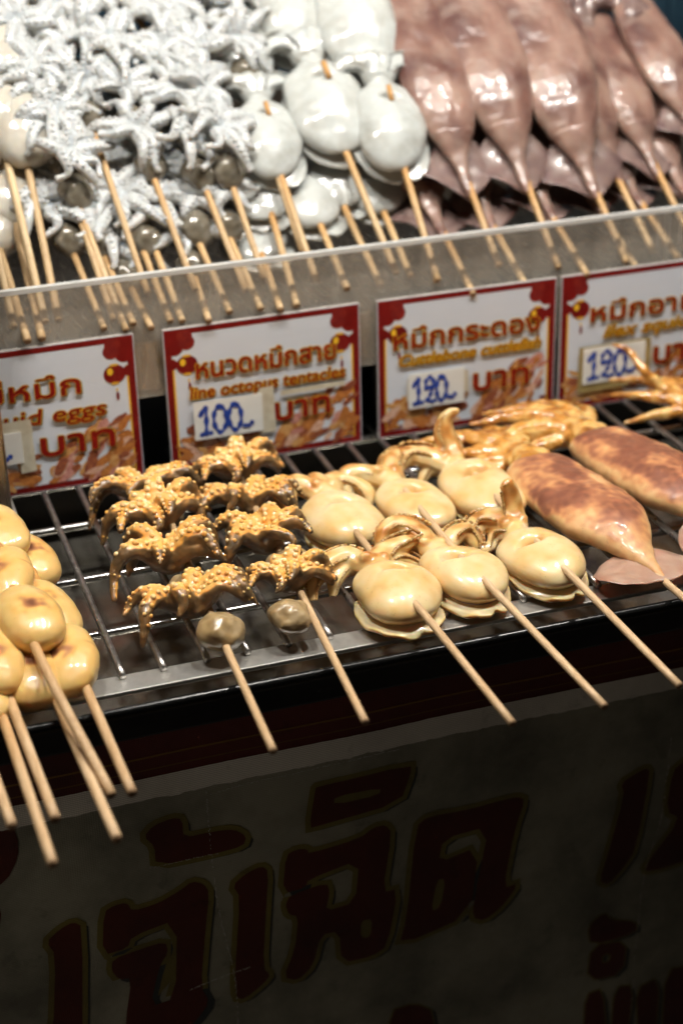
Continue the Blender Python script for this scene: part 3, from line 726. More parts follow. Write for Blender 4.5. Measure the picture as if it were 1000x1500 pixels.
grilled_octopus_skewer('left skewer of four golden grilled octopuses, longest dangling tentacles', (-54.7, -81, 4), (-46, 165, 14), [
    (-58, 28, 11, 1, .16, 1.0, 0, (2.5, -24, -1, .3)), (-58, 72, 11, 0, -.05, 1.08, 1, (8, -21, -3, 1)), (-54, 112, 12, 2, .2, 1.1, 0, (6, -18, -4, 2)), (-52, 148, 11, 3, .12, 1.02, 1, (3, -16, -5, .5))], 1)
grilled_octopus_skewer('right skewer of four golden grilled octopuses, beside the front cuttlefish', (-15.1, -74.5, 4), (-4, 165, 14), [
    (-13, 33, 11, 2, -.15, .86, 0, (-5, -34, 0, -.3)), (-11, 73, 11, 4, .25, .98, 0, (2, -21, -2, 1)), (-8, 115, 11, 1, -.15, .95, 1, (2, -19, -3, 2)), (-4, 150, 12, 2, .1, 1.0, 1, (4, -17, -4, 1))], 2)

# ------------------------------------------------------------------ cuttlefish
def cuttlefish(name, seed, arms, a=(18, 21, 11.5), mats=None, dent=5.5, dpos=(1, 9), head=(0, 24, 11), raw=False, stub=True):
    r = random.Random(seed)
    b = bmesh.new()
    ell(b, (0, 0, a[2] * .98), a, None, 4)
    ell(b, (0, a[1] * .22, a[2] * .98), (a[0] * .99, a[1] * .74, a[2] * .98), None, 4)
    hx, hy, hz = head
    ell(b, (hx * .5, hy * .9, hz), (6.2, 7, 5.6)); ell(b, (hx, hy + 1.5, hz), (7.4, 6.4, 6.2))
    ell(b, (hx - 3.5, hy + 1.5, hz + 4.8), (3.6, 3.2, 3)); ell(b, (hx + 4.5, hy + 1, hz + 3.8), (3.2, 3, 2.8))
    frs = []
    for pts, rad in arms:
        frs.append(tube(b, pts, [q * 1.28 for q in rad], 18, 10, .85))
    if stub:
        for k in range(3):
            x = hx + (k - 1) * 4; frs.append(tube(b, [(hx, hy, hz), (x, hy + 7, hz + 1), (x * 1.4, hy + 11 + r.uniform(-2, 2), hz - 3)], [4, 3, 1.2], 10, 8))
    dx, dy = dpos
    def warp(co):
        if co.y < hy * .8:
            crease = math.exp(-((co.y - (dy + .9 - .035 * (co.x - dx) ** 2)) / 1.5) ** 2) * math.exp(-((co.x - dx) / 8.5) ** 2)
            if co.z > a[2]: co.z -= 1.5 * crease
            f = math.exp(-(((co.x - dx) / 5.0) ** 2 + ((co.y - dy) / 4.2) ** 2))
            if co.z > a[2]: co.z -= dent * f * 1.5
            f2 = math.exp(-(((co.x - dx) / 9) ** 2 + ((co.y - dy + 5) / 4.5) ** 2))
            if co.z > a[2]: co.z += 1.4 * f2
        if co.z < 4: co.z = 4 - (4 - co.z) * .55
        co.x += 1.3 * math.sin(co.y / 15 + seed * 1.7) + .9 * math.sin(co.y / 8 + seed); co.z *= 1 + .07 * math.sin(co.x / 9 + seed * 2.1) + .05 * math.sin(co.y / 11 + seed)
        return co
    def tint(co, n):
        if raw: return .28 + .5 * nz(co, 12, seed) + .3 * nz(co, 4, seed) - .2 * n.z + (.35 if co.y > hy - 4 else 0) * (nz(co, 4, seed) + .4)
        edge = max(0, (co.y - (hy - 6)) / 12)
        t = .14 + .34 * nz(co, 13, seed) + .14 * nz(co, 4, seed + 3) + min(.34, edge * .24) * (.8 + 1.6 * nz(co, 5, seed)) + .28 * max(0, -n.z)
        for c in ((hx - 3.5, hy + 1.5, hz + 6), (hx + 4.5, hy + 1, hz + 5)): t += .45 * math.exp(-((co - Vector(c)).length / 2.8) ** 2)
        t += .40 * math.exp(-(((co.x - dx) / 4) ** 2 + ((co.y - dy) / 3) ** 2))
        return t
    def extra(bm, lay):
        for fr in frs:
            n = len(fr) - 1
            for i in range(3, n):
                for sub in (0, .34, .67):
                    c, c2 = fr[i], fr[min(i + 1, n)]
                    C = c[0].lerp(c2[0], sub); R0 = c[1] + (c2[1] - c[1]) * sub
                    up = c[4]
                    B = c[3] if c[3].dot(Vector((c[0].x, c[0].y - hy, 0))) < 0 or True else -c[3]
                    for s in (1, -1):
                        q = (B * s * .75 + up * .55).normalized()
                        rs = max(.3, R0 * .16)
                        tv = .5 + r.uniform(-.2, .3)
                        add_ball(bm, Matrix.Translation(C + q * R0 * .88) @ Matrix.Scale(rs, 4), 1, 0, lay, lambda c: tv)
    return organic(name, b, mats or [M['cuttle']], .7, 5, warp, [(.6, 16), (.25, 6)] if not raw else [(2.0, 20), (.6, 7)], tint, extra)
def fin_mesh(name, seed, a=(18, 21), mat=None, back=.55, w=2.8):
    """wavy fin skirt round the tail half of the mantle"""
    b = bmesh.new(); r = random.Random(seed); n = 56
    lay = b.verts.layers.float.new('tint')
    rows = []
    for i in range(n + 1):
        ph = math.pi * (1 + back) + (math.pi * (1 - 2 * back) if False else 0)
        ang = -math.pi / 2 + (i / n - .5) * 2 * math.pi * (.5 + back * .36)
        ca, sa = math.cos(ang), math.sin(ang)
        fade = math.sin(math.pi * i / n) ** .45
        notch = 1 - .85 * math.exp(-((ang + math.pi / 2 - .12) / .10) ** 2)
        ww = w * fade * notch * (1 + .22 * math.sin(i * .33 + seed) + .07 * r.uniform(-1, 1))
        wz = 1.1 * math.sin(i * .33 + seed) + .35 * math.sin(i * .9)
        row = []
        for q, (rad, z) in enumerate(((.84, 4.6), (.95, 3.6), (1.0, 3.0), (1.0, 2.7), (1.0, 2.3), (1.0, 1.0), (.97, .6), (.8, .9))):
            ex = (0, 0, .35, .75, 1, .95, .3, 0)[q] * ww
            row.append(b.verts.new((ca * (a[0] * rad + ex), sa * (a[1] * rad + ex), max(.3, z + wz * (0, .2, .5, .9, 1.1, 1, .4, 0)[q]))))
        rows.append(row)
    for i in range(n):
        for k in range(7): b.faces.new((rows[i][k], rows[i + 1][k], rows[i + 1][k + 1], rows[i][k + 1]))
    for i, row in enumerate(rows):
        for k, v in enumerate(row):
            v[lay] = min(1, max(0, (.1, .12, .2, .4, .8, .9, .6, .5)[k] * (.75 + .9 * noise.noise(Vector((i * .21, seed, 0))))))
    bmesh.ops.subdivide_edges(b, edges=b.edges[:], cuts=1, use_grid_fill=True, smooth=.3)
    bmesh.ops.recalc_face_normals(b, faces=b.faces[:])
    return to_mesh(b, name, mat or M['cuttle_fin'])
LA = lambda *p: list(p)
CF = {
 'C1': cuttlefish('cuttlefish', 1, [([(-2, 25, 10), (-9, 33, 13), (-20, 31, 13), (-29, 25, 9), (-32, 19, 3)], [5.2, 5.2, 4.6, 3.4, 1.6]), ([(-2, 26, 9), (-10, 30, 10), (-18, 25, 8), (-22, 20, 2)], [4, 4, 3, 1.4]),
     ([(2, 25, 10), (11, 32, 13), (20, 33, 16), (27, 34, 17)], [5, 4.8, 4, 2.2]), ([(3, 25, 9), (14, 29, 10), (22, 26, 7), (24, 22, 1)], [4, 4, 3, 1.4])], (19, 23, 9.6), dpos=(2, 7), head=(0, 22, 11)),
 'C2': cuttlefish('cuttlefish', 2, [([(-2, 25, 11), (-7, 34, 16), (-14, 41, 17), (-22, 40, 14), (-24, 34, 9), (-20, 33, 6)], [5, 5.2, 4.8, 4, 2.8, 1.4]), ([(0, 26, 9), (-8, 32, 10), (-14, 33, 6)], [4, 3.5, 2]),
     ([(2, 25, 10), (10, 30, 13), (17, 31, 13), (20, 26, 8), (18, 23, 4)], [4.6, 4.6, 4, 3, 1.4])], (17, 24, 9.6), dpos=(-3, 4), head=(-2, 24, 11)),
 'C3': cuttlefish('cuttlefish', 3, [([(0, 26, 11), (-5, 35, 13), (-12, 40, 12), (-19, 36, 8), (-19, 29, 4), (-13, 27, 5)], [5.2, 5.4, 5, 4.4, 3.6, 2]), ([(0, 26, 10), (-8, 31, 9), (-13, 27, 4)], [4.5, 4, 2]),
     ([(1, 27, 11), (2, 34, 16), (1, 37, 24), (-1, 37, 29), (-4, 36, 29)], [4.6, 4.2, 3.5, 2.8, 1.8])], (17, 26, 9.6), dpos=(-2, 5), head=(-1, 27, 11)),
 'C4': cuttlefish('cuttlefish', 4, [([(-2, 26, 11), (-10, 34, 14), (-17, 33, 13), (-20, 25, 10), (-19, 17, 6)], [5, 4.8, 4.6, 3.8, 2]), ([(2, 26, 11), (9, 33, 13), (17, 31, 13), (22, 24, 9), (21, 18, 4)], [5, 4.6, 4.2, 3.2, 1.6]),
     ([(0, 27, 12), (0, 33, 14), (0, 39, 13)], [5, 4.5, 2.6])], (19.5, 26, 9.8), dpos=(2, 4), head=(0, 26, 11), stub=False),
 'C5': cuttlefish('cuttlefish', 5, [([(-2, 27, 11), (-10, 33, 13), (-18, 34, 13), (-23, 28, 8), (-20, 24, 4)], [5.2, 5, 4.4, 3, 1.6]), ([(1, 28, 12), (6, 36, 17), (13, 40, 17), (17, 35, 12)], [5, 4.6, 3.6, 2]), ([(0, 27, 9), (-8, 29, 8), (-12, 24, 3)], [4, 3.4, 1.6])], (17, 25, 9.6), dpos=(1, 4), head=(-2, 27, 12)),
 'C6': cuttlefish('cuttlefish', 6, [([(-2, 30, 11), (-10, 38, 15), (-20, 41, 17), (-29, 36, 13), (-30, 29, 8), (-25, 27, 7)], [5.5, 5.6, 5.2, 4.2, 3, 1.6]), ([(-1, 30, 9), (-10, 34, 9), (-17, 31, 4)], [4.4, 4, 2]),
     ([(2, 30, 12), (3, 37, 17), (1, 41, 26), (4, 42, 32), (10, 40, 33)], [5, 5, 4.2, 3, 1.3])], (17.5, 29, 9.8), dpos=(0, 6), head=(0, 29, 11)),
}
FIN = [fin_mesh('fin', 2, (17.5, 21.5)), fin_mesh('fin', 5, (15.6, 23.5), None, .6)]
PARTLBL = {}
def cuttle_skewer(label, tip, pts, items, seed):
    t = empty('cuttlefish_skewer', tip); tag(t, label, 'skewer', 'grilled cuttlefish skewers')
    P = [(x - tip[0], y - tip[1], z - tip[2]) for x, y, z in pts]
    put('stick', stick_mesh([(0, 0, 0)] + P, 1.75, seed=seed), t)
    for key, x, y, rz, fi, lb in items:
        o = put('cuttlefish', CF[key], t, (x - tip[0], y - tip[1], -tip[2]), (.02, 0, rz))
        o['label'] = lb
        put('fin', FIN[fi], o, (0, -1.5, 0), (0, 0, 0))
cuttle_skewer('left skewer of two cream cuttlefish, arms spread wide over the grate', (38.2, -95.8, 4), [(31.5, -15, 13), (29, 10, 14), (29.5, 90, 14), (29.5, 105, 14)], [
    ('C1', 29, 10, .06, 0, 'front cuttlefish with spread arms'), ('C4', 30.5, 87, .1, 0, 'rear cuttlefish with curled down arms')], 11)
cuttle_skewer('middle skewer of two cream cuttlefish between its two neighbours', (77.1, -97.4, 4), [(67.5, -10, 13), (65, 16, 14), (66, 92, 14), (66, 106, 14)], [
    ('C2', 64.5, 17, .08, 1, 'front cuttlefish with arms curled left'), ('C5', 68.5, 91, .12, 1, 'browned rear cuttlefish')], 12)
cuttle_skewer('right skewer of two cream cuttlefish, one hooked arm raised, beside the squid', (112, -94.3, 4), [(104.5, -15, 13), (103, 18, 14), (105, 100, 14), (105, 120, 14)], [
    ('C3', 103, 18, .1, 1, 'front cuttlefish with a raised arm'), ('C6', 105, 94, .14, 1, 'rear cuttlefish with a tall hooked arm')], 13)

# ------------------------------------------------------------------ squid eggs
def egg_mesh(name, seed, a, mat, raw=False):
    r = random.Random(seed); b = bmesh.new()
    ell(b, (0, 0, 0), a, None, 4); ell(b, (r.uniform(-3, 3), -a[1] * .3, -1), (a[0] * .95, a[1] * .68, a[2] * .95), None, 4)
    cx, cy = r.uniform(-5, 2), r.uniform(-3, 5); lo, la = r.uniform(-6, 2), r.uniform(-.3, .3)
    def warp(co):
        if co.z > 0: co.z -= .9 * math.exp(-(((co.x - cx) / 7) ** 2 + ((co.y - cy) / 5) ** 2))
        return co
    def tint(co, n):
        t = .12 + .25 * nz(co, 11, seed) + .06 * nz(co, 3, seed)
        if raw: return t + .3 * max(0, -n.z)
        if n.z > .2: t += .75 * math.exp(-(((co.x - cx) / 7.5) ** 2 + ((co.y - cy) / 5.5) ** 2)) * (.65 + 1.5 * nz(co, 4, seed + 2))
        if n.z > 0 and seed % 2: t += .6 * math.exp(-((co.y - lo - co.x * la) / .55) ** 2) * max(0, nz(co, 6, seed + 7) + .25)
        return t + .2 * max(0, -n.z)
    return organic(name, b, mat, .8, 6, warp, [(.8, 13), (.25, 4)], tint)
EG = [egg_mesh('egg', 40 + i, a, M['egg']) for i, a in enumerate(((14, 20.5, 9.8), (12.8, 20, 9.2), (12.8, 20.5, 9)))]
def egg_skewer(label, tip, far, items, seed, r=2.1, via=None):
    t = empty('squid_egg_skewer', tip); tag(t, label, 'skewer', 'grilled squid egg skewers')
    d = Vector(far) - Vector(tip)
    put('stick', stick_mesh([(0, 0, 0), tuple(Vector(via) - Vector(tip)) if via else tuple(d * .5), tuple(d)], r, (45, 120), seed=seed), t)
    for x, y, z, mi, rz in items:
        put('squid_egg', EG[mi], t, (x - tip[0], y - tip[1], z - tip[2]), (random.Random(seed + y).uniform(.05, .25), random.Random(seed - y).uniform(-.2, .2), rz))
egg_skewer('squid egg skewer on top of the pile, three plump eggs with a browned spot', (-118, -82, 0), (-132, 128, 28), [(-130, 17, 26, 0, .2), (-133.5, 58, 25, 1, -.2), (-130, 101, 26, 2, .1)], 1, via=(-130.8, 2, 24))
egg_skewer('squid egg skewer on the right edge of the pile, beside the bare bars', (-110.5, -83.4, 0), (-122, 120, 18), [(-117.5, 3, 11, 1, -.1), (-118.5, 48, 11, 2, .25), (-119.5, 96, 12, 0, .3)], 2)
egg_skewer('squid egg skewer sunk under the pile, its stick reaching lowest of the middle pair', (-121.7, -109.2, 0), (-131, 80, 9), [(-134, 0, 9.5, 0, 0), (-138, 42, 9, 1, .1)], 3)
egg_skewer('squid egg skewer cut by the left edge, pale egg with thick stick', (-140.4, -89.5, 0), (-151, 110, 24), [(-147.5, 2, 18, 1, .1), (-152, 44, 20, 0, -.1), (-150, 90, 20, 2, .2)], 4)
egg_skewer('squid egg skewer with a darker stick hanging lowest at the left', (-146.1, -115.7, 0), (-152, 70, 10), [(-157, -6, 9, 2, .1), (-160, 36, 10, 0, .1)], 5)
egg_skewer('squid egg skewer whose short stick end pokes in at the left edge', (-156.2, -88.1, 0), (-166, 90, 12), [(-172, 10, 11, 1, .2), (-174, 54, 11, 2, .2)], 6)

# ------------------------------------------------------------------ squid (grilled and raw)
def mantle_bm(b, L, w, h, z, raw=False, open_r=.78):
    """squid mantle lying along Y: opening at +L, tail tip at 0"""
    prof = [(0, .05), (.03, .07), (.08, .13), (.14, .21), (.21, .40), (.30, .70), (.42, .95), (.56, 1.0), (.72, .95), (.86, .86), (.95, open_r), (1.0, open_r * .84)]
    if raw: prof = [(0, .10), (.05, .13), (.12, .18), (.19, .26), (.26, .40), (.32, .60), (.39, .82), (.48, .96), (.6, 1.0), (.8, .97), (.93, .9), (1.0, .8)]
    seg = 28; rings = []
    n = 40
    for i in range(n + 1):
        t = i / n; k = float(np.interp(t, [p[0] for p in prof], [p[1] for p in prof]))
        ring = []
        for s in range(seg):
            a = 2 * math.pi * s / seg
            ring.append(b.verts.new((math.cos(a) * w * k, t * L, z * (.35 + .65 * min(1, k * 1.3)) + math.sin(a) * h * (k ** .8))))
        rings.append(ring)
    for i in range(n):
        for s in range(seg): b.faces.new((rings[i][s], rings[i][(s + 1) % seg], rings[i + 1][(s + 1) % seg], rings[i + 1][s]))
    b.faces.new(rings[0][::-1]); b.faces.new(rings[-1])
def squid_mantle(name, seed, L, w, h, mats, raw=False, streak=None):
    b = bmesh.new(); mantle_bm(b, L, w, h, h, raw)
    def warp(co):
        t = co.y / L
        co.x += 1.6 * math.sin(t * 3 + seed)
        if co.z < 2: co.z = 2 - (2 - co.z) * .5
        if raw: co.z += 1.2 * math.sin(co.x / w * 2.2 + seed) * (t > .3)
        return co
    def tint(co, n):
        t = co.y / L
        v = nz(Vector((co.x * 1.3, co.y * .55, co.z)), 9, seed)
        v2 = nz(co, 22, seed + 4)
        if raw: return .42 + .55 * v2 + .25 * v - .15 * (t > .9) - .45 * max(0, .30 - t) + .2 * n.z
        v3 = nz(co, 3.5, seed + 8); m = n.z - .56 + .40 * v + .50 * v2 + .16 * v3
        return .10 + .86 * min(1, max(0, m * 1.9)) * min(1, max(0, (t - .12) * 5)) + .14 * v3 + .35 * max(0, .14 - t) * 4
    return organic(name, b, mats, .9 if not raw else 1.0, 5, warp, [(.9, 16), (.45, 5)] if not raw else [(3.0, 28), (.5, 9), (.28, 3.5)], tint)
def squid_fins(name, seed, span, y0, y1, mat, z=2.6, th=1.6, curl=2.5, diamond=False):
    """pair of soft fins either side of the tail"""
    b = bmesh.new(); nu, nv = 26, 22; top = []; bot = []
    for j in range(nv + 1):
        t = j / nv; y = y0 + (y1 - y0) * t
        half = span * (math.sin(math.pi * min(1, t * .98 + .02) ** .75) ** .6) + .5
        if diamond: half = span * max(.02, min(t / .42, (1 - t) / .5, 1)) ** .85 + .5
        rt, rb = [], []
        for i in range(nu + 1):
            s = i / nu * 2 - 1; x = s * half
            zz = z + curl * abs(s) ** 2.2 * math.sin(y / 7 + seed + (s > 0) * 1.3) + 1.2 * nz(Vector((x, y, 0)), 9, seed)
            e = th * (1 - abs(s) ** 4) * (.25 + .75 * math.sin(math.pi * t) ** .4) + .15
            yy = y - 4 * abs(s) ** 2 * 0 + 1.0 * nz(Vector((x, y, 5)), 6, seed)
            rt.append(b.verts.new((x, yy, max(.5, zz) + e))); rb.append(b.verts.new((x, yy, max(.5, zz) - e * .3)))
        top.append(rt); bot.append(rb)
    for j in range(nv):
        for i in range(nu):
            b.faces.new((top[j][i], top[j][i + 1], top[j + 1][i + 1], top[j + 1][i])); b.faces.new((bot[j][i + 1], bot[j][i], bot[j + 1][i], bot[j + 1][i + 1]))
    for j in range(nv):
        b.faces.new((top[j][0], top[j + 1][0], bot[j + 1][0], bot[j][0])); b.faces.new((top[j + 1][nu], top[j][nu], bot[j][nu], bot[j + 1][nu]))
    for i in range(nu):
        b.faces.new((top[0][i + 1], top[0][i], bot[0][i], bot[0][i + 1])); b.faces.new((top[nv][i], top[nv][i + 1], bot[nv][i + 1], bot[nv][i]))
    lay = b.verts.layers.float.new('tint')
    for v in b.verts:
        s = abs(v.co.x) / span
        v[lay] = min(1, max(0, .15 + .4 * nz(v.co, 6, seed) + .75 * max(0, s - .75) * 2))
    return to_mesh(b, name, mat)
def squid_head(name, seed, arms, mats, hr=(10, 13, 9), raw=False):
    r = random.Random(seed); b = bmesh.new()
    ell(b, (0, 3, 9), hr); ell(b, (0, 12, 9), (hr[0] * .85, 8, hr[2] * .85)); ell(b, (-7, 7, 10), (4, 4, 4)); ell(b, (7, 7, 10), (4, 4, 4))
    ell(b, (-3, -4, 12), (7, 6, 6)); ell(b, (5, -2, 11), (6, 7, 6))
    frs = [tube(b, p, [x * 1.3 for x in q], 18, 9) for p, q in arms]
    def tint(co, n):
        far = max(0, (co.y - 15) / 30)
        if raw: return .3 + .4 * nz(co, 8, seed) - .2 * n.z
        return .28 + .75 * nz(co, 5, seed) + .25 * nz(co, 2, seed) + .25 * min(1, far) + .2 * max(0, -n.z)
    return organic(name, b, mats, .8, 3, None, [(.9, 6), (.35, 2.5)], tint)
S_M = [squid_mantle('mantle', 2, 120, 22.5, 10.8, [M['squid_skin']]), squid_mantle('mantle', 7, 122, 23, 11, [M['squid_skin']])]
S_F = [squid_fins('fin', 1, 27, -2, 33, M['squid_fin']), squid_fins('fin', 4, 27, -2, 33, M['squid_fin'])]
A1 = [([(-3, 12, 9), (-12, 22, 10), (-24, 30, 8), (-38, 34, 8)], [4, 3.6, 2.6, 1]), ([(-4, 10, 8), (-16, 16, 7), (-28, 20, 5), (-40, 20, 4)], [4, 3.4, 2.4, .8]), ([(0, 14, 9), (-6, 28, 12), (-18, 42, 11), (-34, 52, 10)], [4, 3.8, 3, 1.2]),
      ([(2, 14, 9), (4, 28, 10), (-2, 44, 9), (-12, 58, 8)], [4, 3.6, 2.8, 1]), ([(4, 12, 9), (10, 24, 10), (12, 40, 9), (6, 54, 7)], [4, 3.6, 2.6, 1]), ([(-2, 10, 7), (-14, 10, 5), (-26, 8, 4), (-34, 4, 3)], [3.6, 3, 2, .8])]
A2 = [([(-3, 12, 9), (-14, 20, 11), (-26, 24, 11), (-36, 24, 10)], [5, 5, 4.6, 3.6]), ([(0, 14, 9), (-6, 28, 13), (-20, 42, 12), (-40, 50, 10)], [4.4, 3.8, 3, 1.2]), ([(2, 14, 9), (2, 30, 12), (-8, 46, 12), (-24, 60, 9)], [4, 3.6, 2.8, 1]),
      ([(4, 12, 9), (12, 26, 11), (12, 44, 10), (2, 60, 8)], [4, 3.6, 2.6, 1]), ([(6, 10, 8), (18, 20, 9), (26, 32, 8), (30, 44, 6)], [4, 3.4, 2.4, .8]), ([(-2, 10, 7), (-16, 12, 6), (-28, 16, 5), (-42, 14, 4)], [3.6, 3, 2, .8])]
A3 = [([(-2, 12, 9), (-10, 24, 16), (-18, 34, 26), (-20, 44, 34), (-27, 50, 38)], [4, 3.8, 3, 2, .7]), ([(-3, 12, 9), (-12, 22, 12), (-22, 34, 12), (-30, 46, 10)], [4.2, 3.8, 3, 1]), ([(0, 14, 9), (-4, 28, 14), (-12, 42, 16), (-24, 54, 15)], [4, 3.6, 2.8, 1]),
      ([(2, 14, 9), (4, 30, 12), (0, 46, 12), (-10, 58, 9)], [4, 3.6, 2.6, 1]), ([(4, 12, 9), (12, 26, 10), (16, 42, 9), (14, 56, 7)], [4, 3.6, 2.6, 1]), ([(-4, 8, 8), (-16, 14, 7), (-28, 20, 5), (-40, 22, 4)], [4, 3.4, 2.2, .8])]
S_H = [squid_head('head', 5, A1, [M['squid_head']]), squid_head('head', 8, A2, [M['squid_head']], (10.5, 13, 9.5)), squid_head('head', 9, [(p_, [x * .72 for x in q_]) for p_, q_ in A3], [M['squid_head']])]
def squid_skewer(label, tip, tail, rz, mi, hi, L, hy=0):
    t = empty('squid_skewer', tip); tag(t, label, 'skewer', 'grilled squid skewers')
    q = Matrix.Rotation(rz, 3, 'Z')
    tl = Vector(tail) - Vector(tip)
    far = tl + q @ Vector((0, L * .8, 0))
    put('stick', stick_mesh([(0, 0, 0), tuple(tl + Vector((0, 0, 3))), tuple(far + Vector((0, 0, 8)))], 1.75, seed=mi), t)
    o = put('mantle', S_M[mi], t, tl, (0, 0, rz)); put('fin', S_F[mi], o, (0, 0, .8))
    put('head', S_H[hi], t, tl + q @ Vector((0, L + 2 + hy, 1)), (0, 0, rz + .12))
squid_skewer('browned whole squid skewer lying beside the cuttlefish, pink fins at the front', (151.5, -62, 3), (147.5, -13, 1), .07, 0, 0, 122)
squid_skewer('pinkish whole squid skewer at the right edge, behind the browned squid', (206, -50, 3), (200, 4, 1), .16, 1, 1, 124)
squid_skewer('squid skewer mostly out of view at the right, one thin arm raised before the sign', (272, -40, 3), (267, 14, 1), .10, 1, 2, 122)

# ------------------------------------------------------------------ raw seafood, leaning in a bank of skewers behind the guard
def raw_skewer(name, cat, group, label, entry, az, el, Ls, Lt, items, wet=True, r=1.8, seed=0, vis=True):
    """entry: point (mm) where the stick leaves the lowest piece; the blunt tip lies Ls further down"""
    azr, elr = math.radians(az), math.radians(el)
    d = Vector((-math.sin(azr) * math.cos(elr), math.cos(azr) * math.cos(elr), math.sin(elr)))
    tip = Vector(entry) - d * Ls
    t = empty(name, tip, (elr, 0, azr)); tag(t, label, cat, group)
    put('stick', stick_mesh([(0, 0, 0), (0, Lt * .5, 0), (0, Lt, 0)], r, (Ls * .45, Ls * 1.05) if wet else (0, 0), 'raw_bamboo', seed), t)
    for it in items: it(t)
    return t
RO = [octopus_mesh('octopus', 31 + i, [M['raw_octo'], M['raw_sucker']], Rr=(27, 25, 28, 26)[i], ar=(3.9, 4.1, 3.8, 4.0)[i], rise=(4, 6, 3, 5)[i], droop=(7, 4, 8, 5)[i], tilt=(-.15, .05, -.05, .1)[i], tipc=(10, 13, 9, 12)[i], suck=.30, tipr=.5, web=7, asp=(1, .92), raw=True, voxel=.72) for i in range(4)]
RH = [head_mesh('head', 13 + i, M['raw_head'], ((10, 11, 9), (9.5, 9.5, 8.5))[i]) for i in range(2)]
def put_octo(y, k, x=0, z=9, rz=0, sc=1, hd=0):
    def f(t):
        r = random.Random(k * 17 + int(y))
        o = put('octopus', RO[k % 4], t, (x, y, z), (r.uniform(-.3, .3), r.uniform(-.3, .3), rz + r.uniform(-3.1, 3.1))); o.scale = (sc, sc, sc)
        # the head hangs below its own crown, towards the stick's tip
        h = put('head', RH[hd], o, (0, 0, 0)); m = o.rotation_euler.to_matrix().inverted()
        h.location = (m @ Vector((r.uniform(-2, 2) - x, -19, -z - 1 + 2))) * MM / sc; h.rotation_euler = m.to_euler()
    return f
def octo_skewer(label, entry, az, el, Ls, ys, seed, sc=1.0):
    r = random.Random(seed)
    raw_skewer('raw_octopus_skewer', 'skewer', 'raw baby octopus skewers', label, entry, az, el, Ls, Ls + 30 * len(ys) + 10,
               [put_octo(Ls + y, r.randrange(4), r.uniform(-3, 3), r.uniform(6, 11), 0, sc * r.uniform(.95, 1.08), r.randrange(2)) for y in ys], True, 1.8, seed)
row = (19, 47, 76, 106, 136)
octo_skewer('raw octopus skewer nearest the white eggs, plump grey head at its bottom', (-54.9, 257.9, 134.2), 7.8, 40, 84, row, 1)
octo_skewer('raw octopus skewer in the middle of the bank, long pale stick', (-13.4, 267.1, 141.9), 6.9, 40, 78, row, 2)
octo_skewer('raw octopus skewer between the middle one and the one beside the cuttlefish', (13.2, 262, 136), 6.6, 40, 74, row, 3)
octo_skewer('raw octopus skewer right beside the raw cuttlefish', (28, 262, 138), 2.7, 40, 70, (17, 46, 74, 104, 134), 4)
octo_skewer('raw octopus skewer filling the gap between the eggs and the lowest grey head', (-57, 280, 149), 4, 38, 104, (12, 40, 68, 98, 126), 8)
octo_skewer('raw octopus skewer at the top of the bank against the blue crate', (-38, 300, 168), 4, 38, 120, (12, 38, 64, 90), 9)
octo_skewer('raw octopus skewer high in the bank over the cuttlefish', (52, 312, 178), 2, 40, 120, (16, 46, 76), 6)
for i, (e, az, el, Ls, lb) in enumerate((
    ((-62, 254, 112), 5, 27, 66, 'raw octopus skewer lying lower left under the bank, next to the leaning egg sticks'),
    ((-46, 250, 110), 4, 26, 62, 'raw octopus skewer under the second column, stick end short'),
    ((-26, 254, 112), 3, 28, 66, 'raw octopus skewer below the middle column, left of its stick'),
    ((-19, 250, 108), 2, 26, 62, 'raw octopus skewer below the middle column, right against its stick'),
    ((4, 252, 111), 4, 27, 64, 'raw octopus skewer under the third column with a yellow stick'),
    ((22, 251, 110), 2, 26, 64, 'raw octopus skewer below the column next to the cuttlefish'),
    ((-36, 240, 93), 2, 13, 52, 'raw octopus skewer at the bottom of the bank, orange stick near the middle'),
    ((0, 242, 93), -5, 13, 54, 'raw octopus skewer at the bottom of the bank, orange stick under the third column'))):
    octo_skewer(lb, e, az, el, Ls, (17, 48, 80), 20 + i)

RC = [cuttlefish('cuttlefish', 51 + i, [([(-2, 34, 10), (-9, 42, 13), (-19, 43, 12), (-25, 36, 7), (-20, 31, 5)], [5.5, 5.2, 4.6, 3.6, 2]), ([(2, 34, 10), (10, 41, 13), (20, 42, 12), (25, 35, 8), (21, 30, 5)], [5.5, 5.2, 4.6, 3.6, 2]),
     ([(0, 34, 12), (-4, 43, 15), (-8, 49, 12)], [5, 4.4, 2.6]), ([(1, 34, 12), (5, 43, 14), (6, 50, 10)], [5, 4.4, 2.6])], ((22, 30, 9.5), (21, 31, 10))[i], [M['raw_white']], 2.2, (0, 15), (0, 33, 10), True) for i in range(2)]
RCF = fin_mesh('fin', 9, (20.5, 30), M['raw_white'], .8, 4.8)
def put_cuttle(y, k, z=-8, rz=0, sc=1.0, x=0):
    def f(t):
        o = put('cuttlefish', RC[k % 2], t, (x, y, z), (0, 0, rz)); o.scale = (sc, sc, sc); put('fin', RCF, o)
        b = bmesh.new(); tube(b, [(.5, 9, 0), (.5, 19, 0)], [1.6, 1.6], 2, 8); lay = b.verts.layers.float.new('wet')
        for v in b.verts: v[lay] = .85
        put('stick_glimpse', to_mesh(b, 'stick_glimpse', M['raw_bamboo']), o, (0, 0, 20.3), (.12, 0, 0))
    return f
def rcut(label, entry, az, el, Ls, its, seed):
    raw_skewer('raw_cuttlefish_skewer', 'skewer', 'raw cuttlefish skewers', label, entry, az, el, Ls, Ls + 60 * len(its), [put_cuttle(Ls + y, k, -8, rz, sc) for y, k, rz, sc in its], True, 1.9, seed)
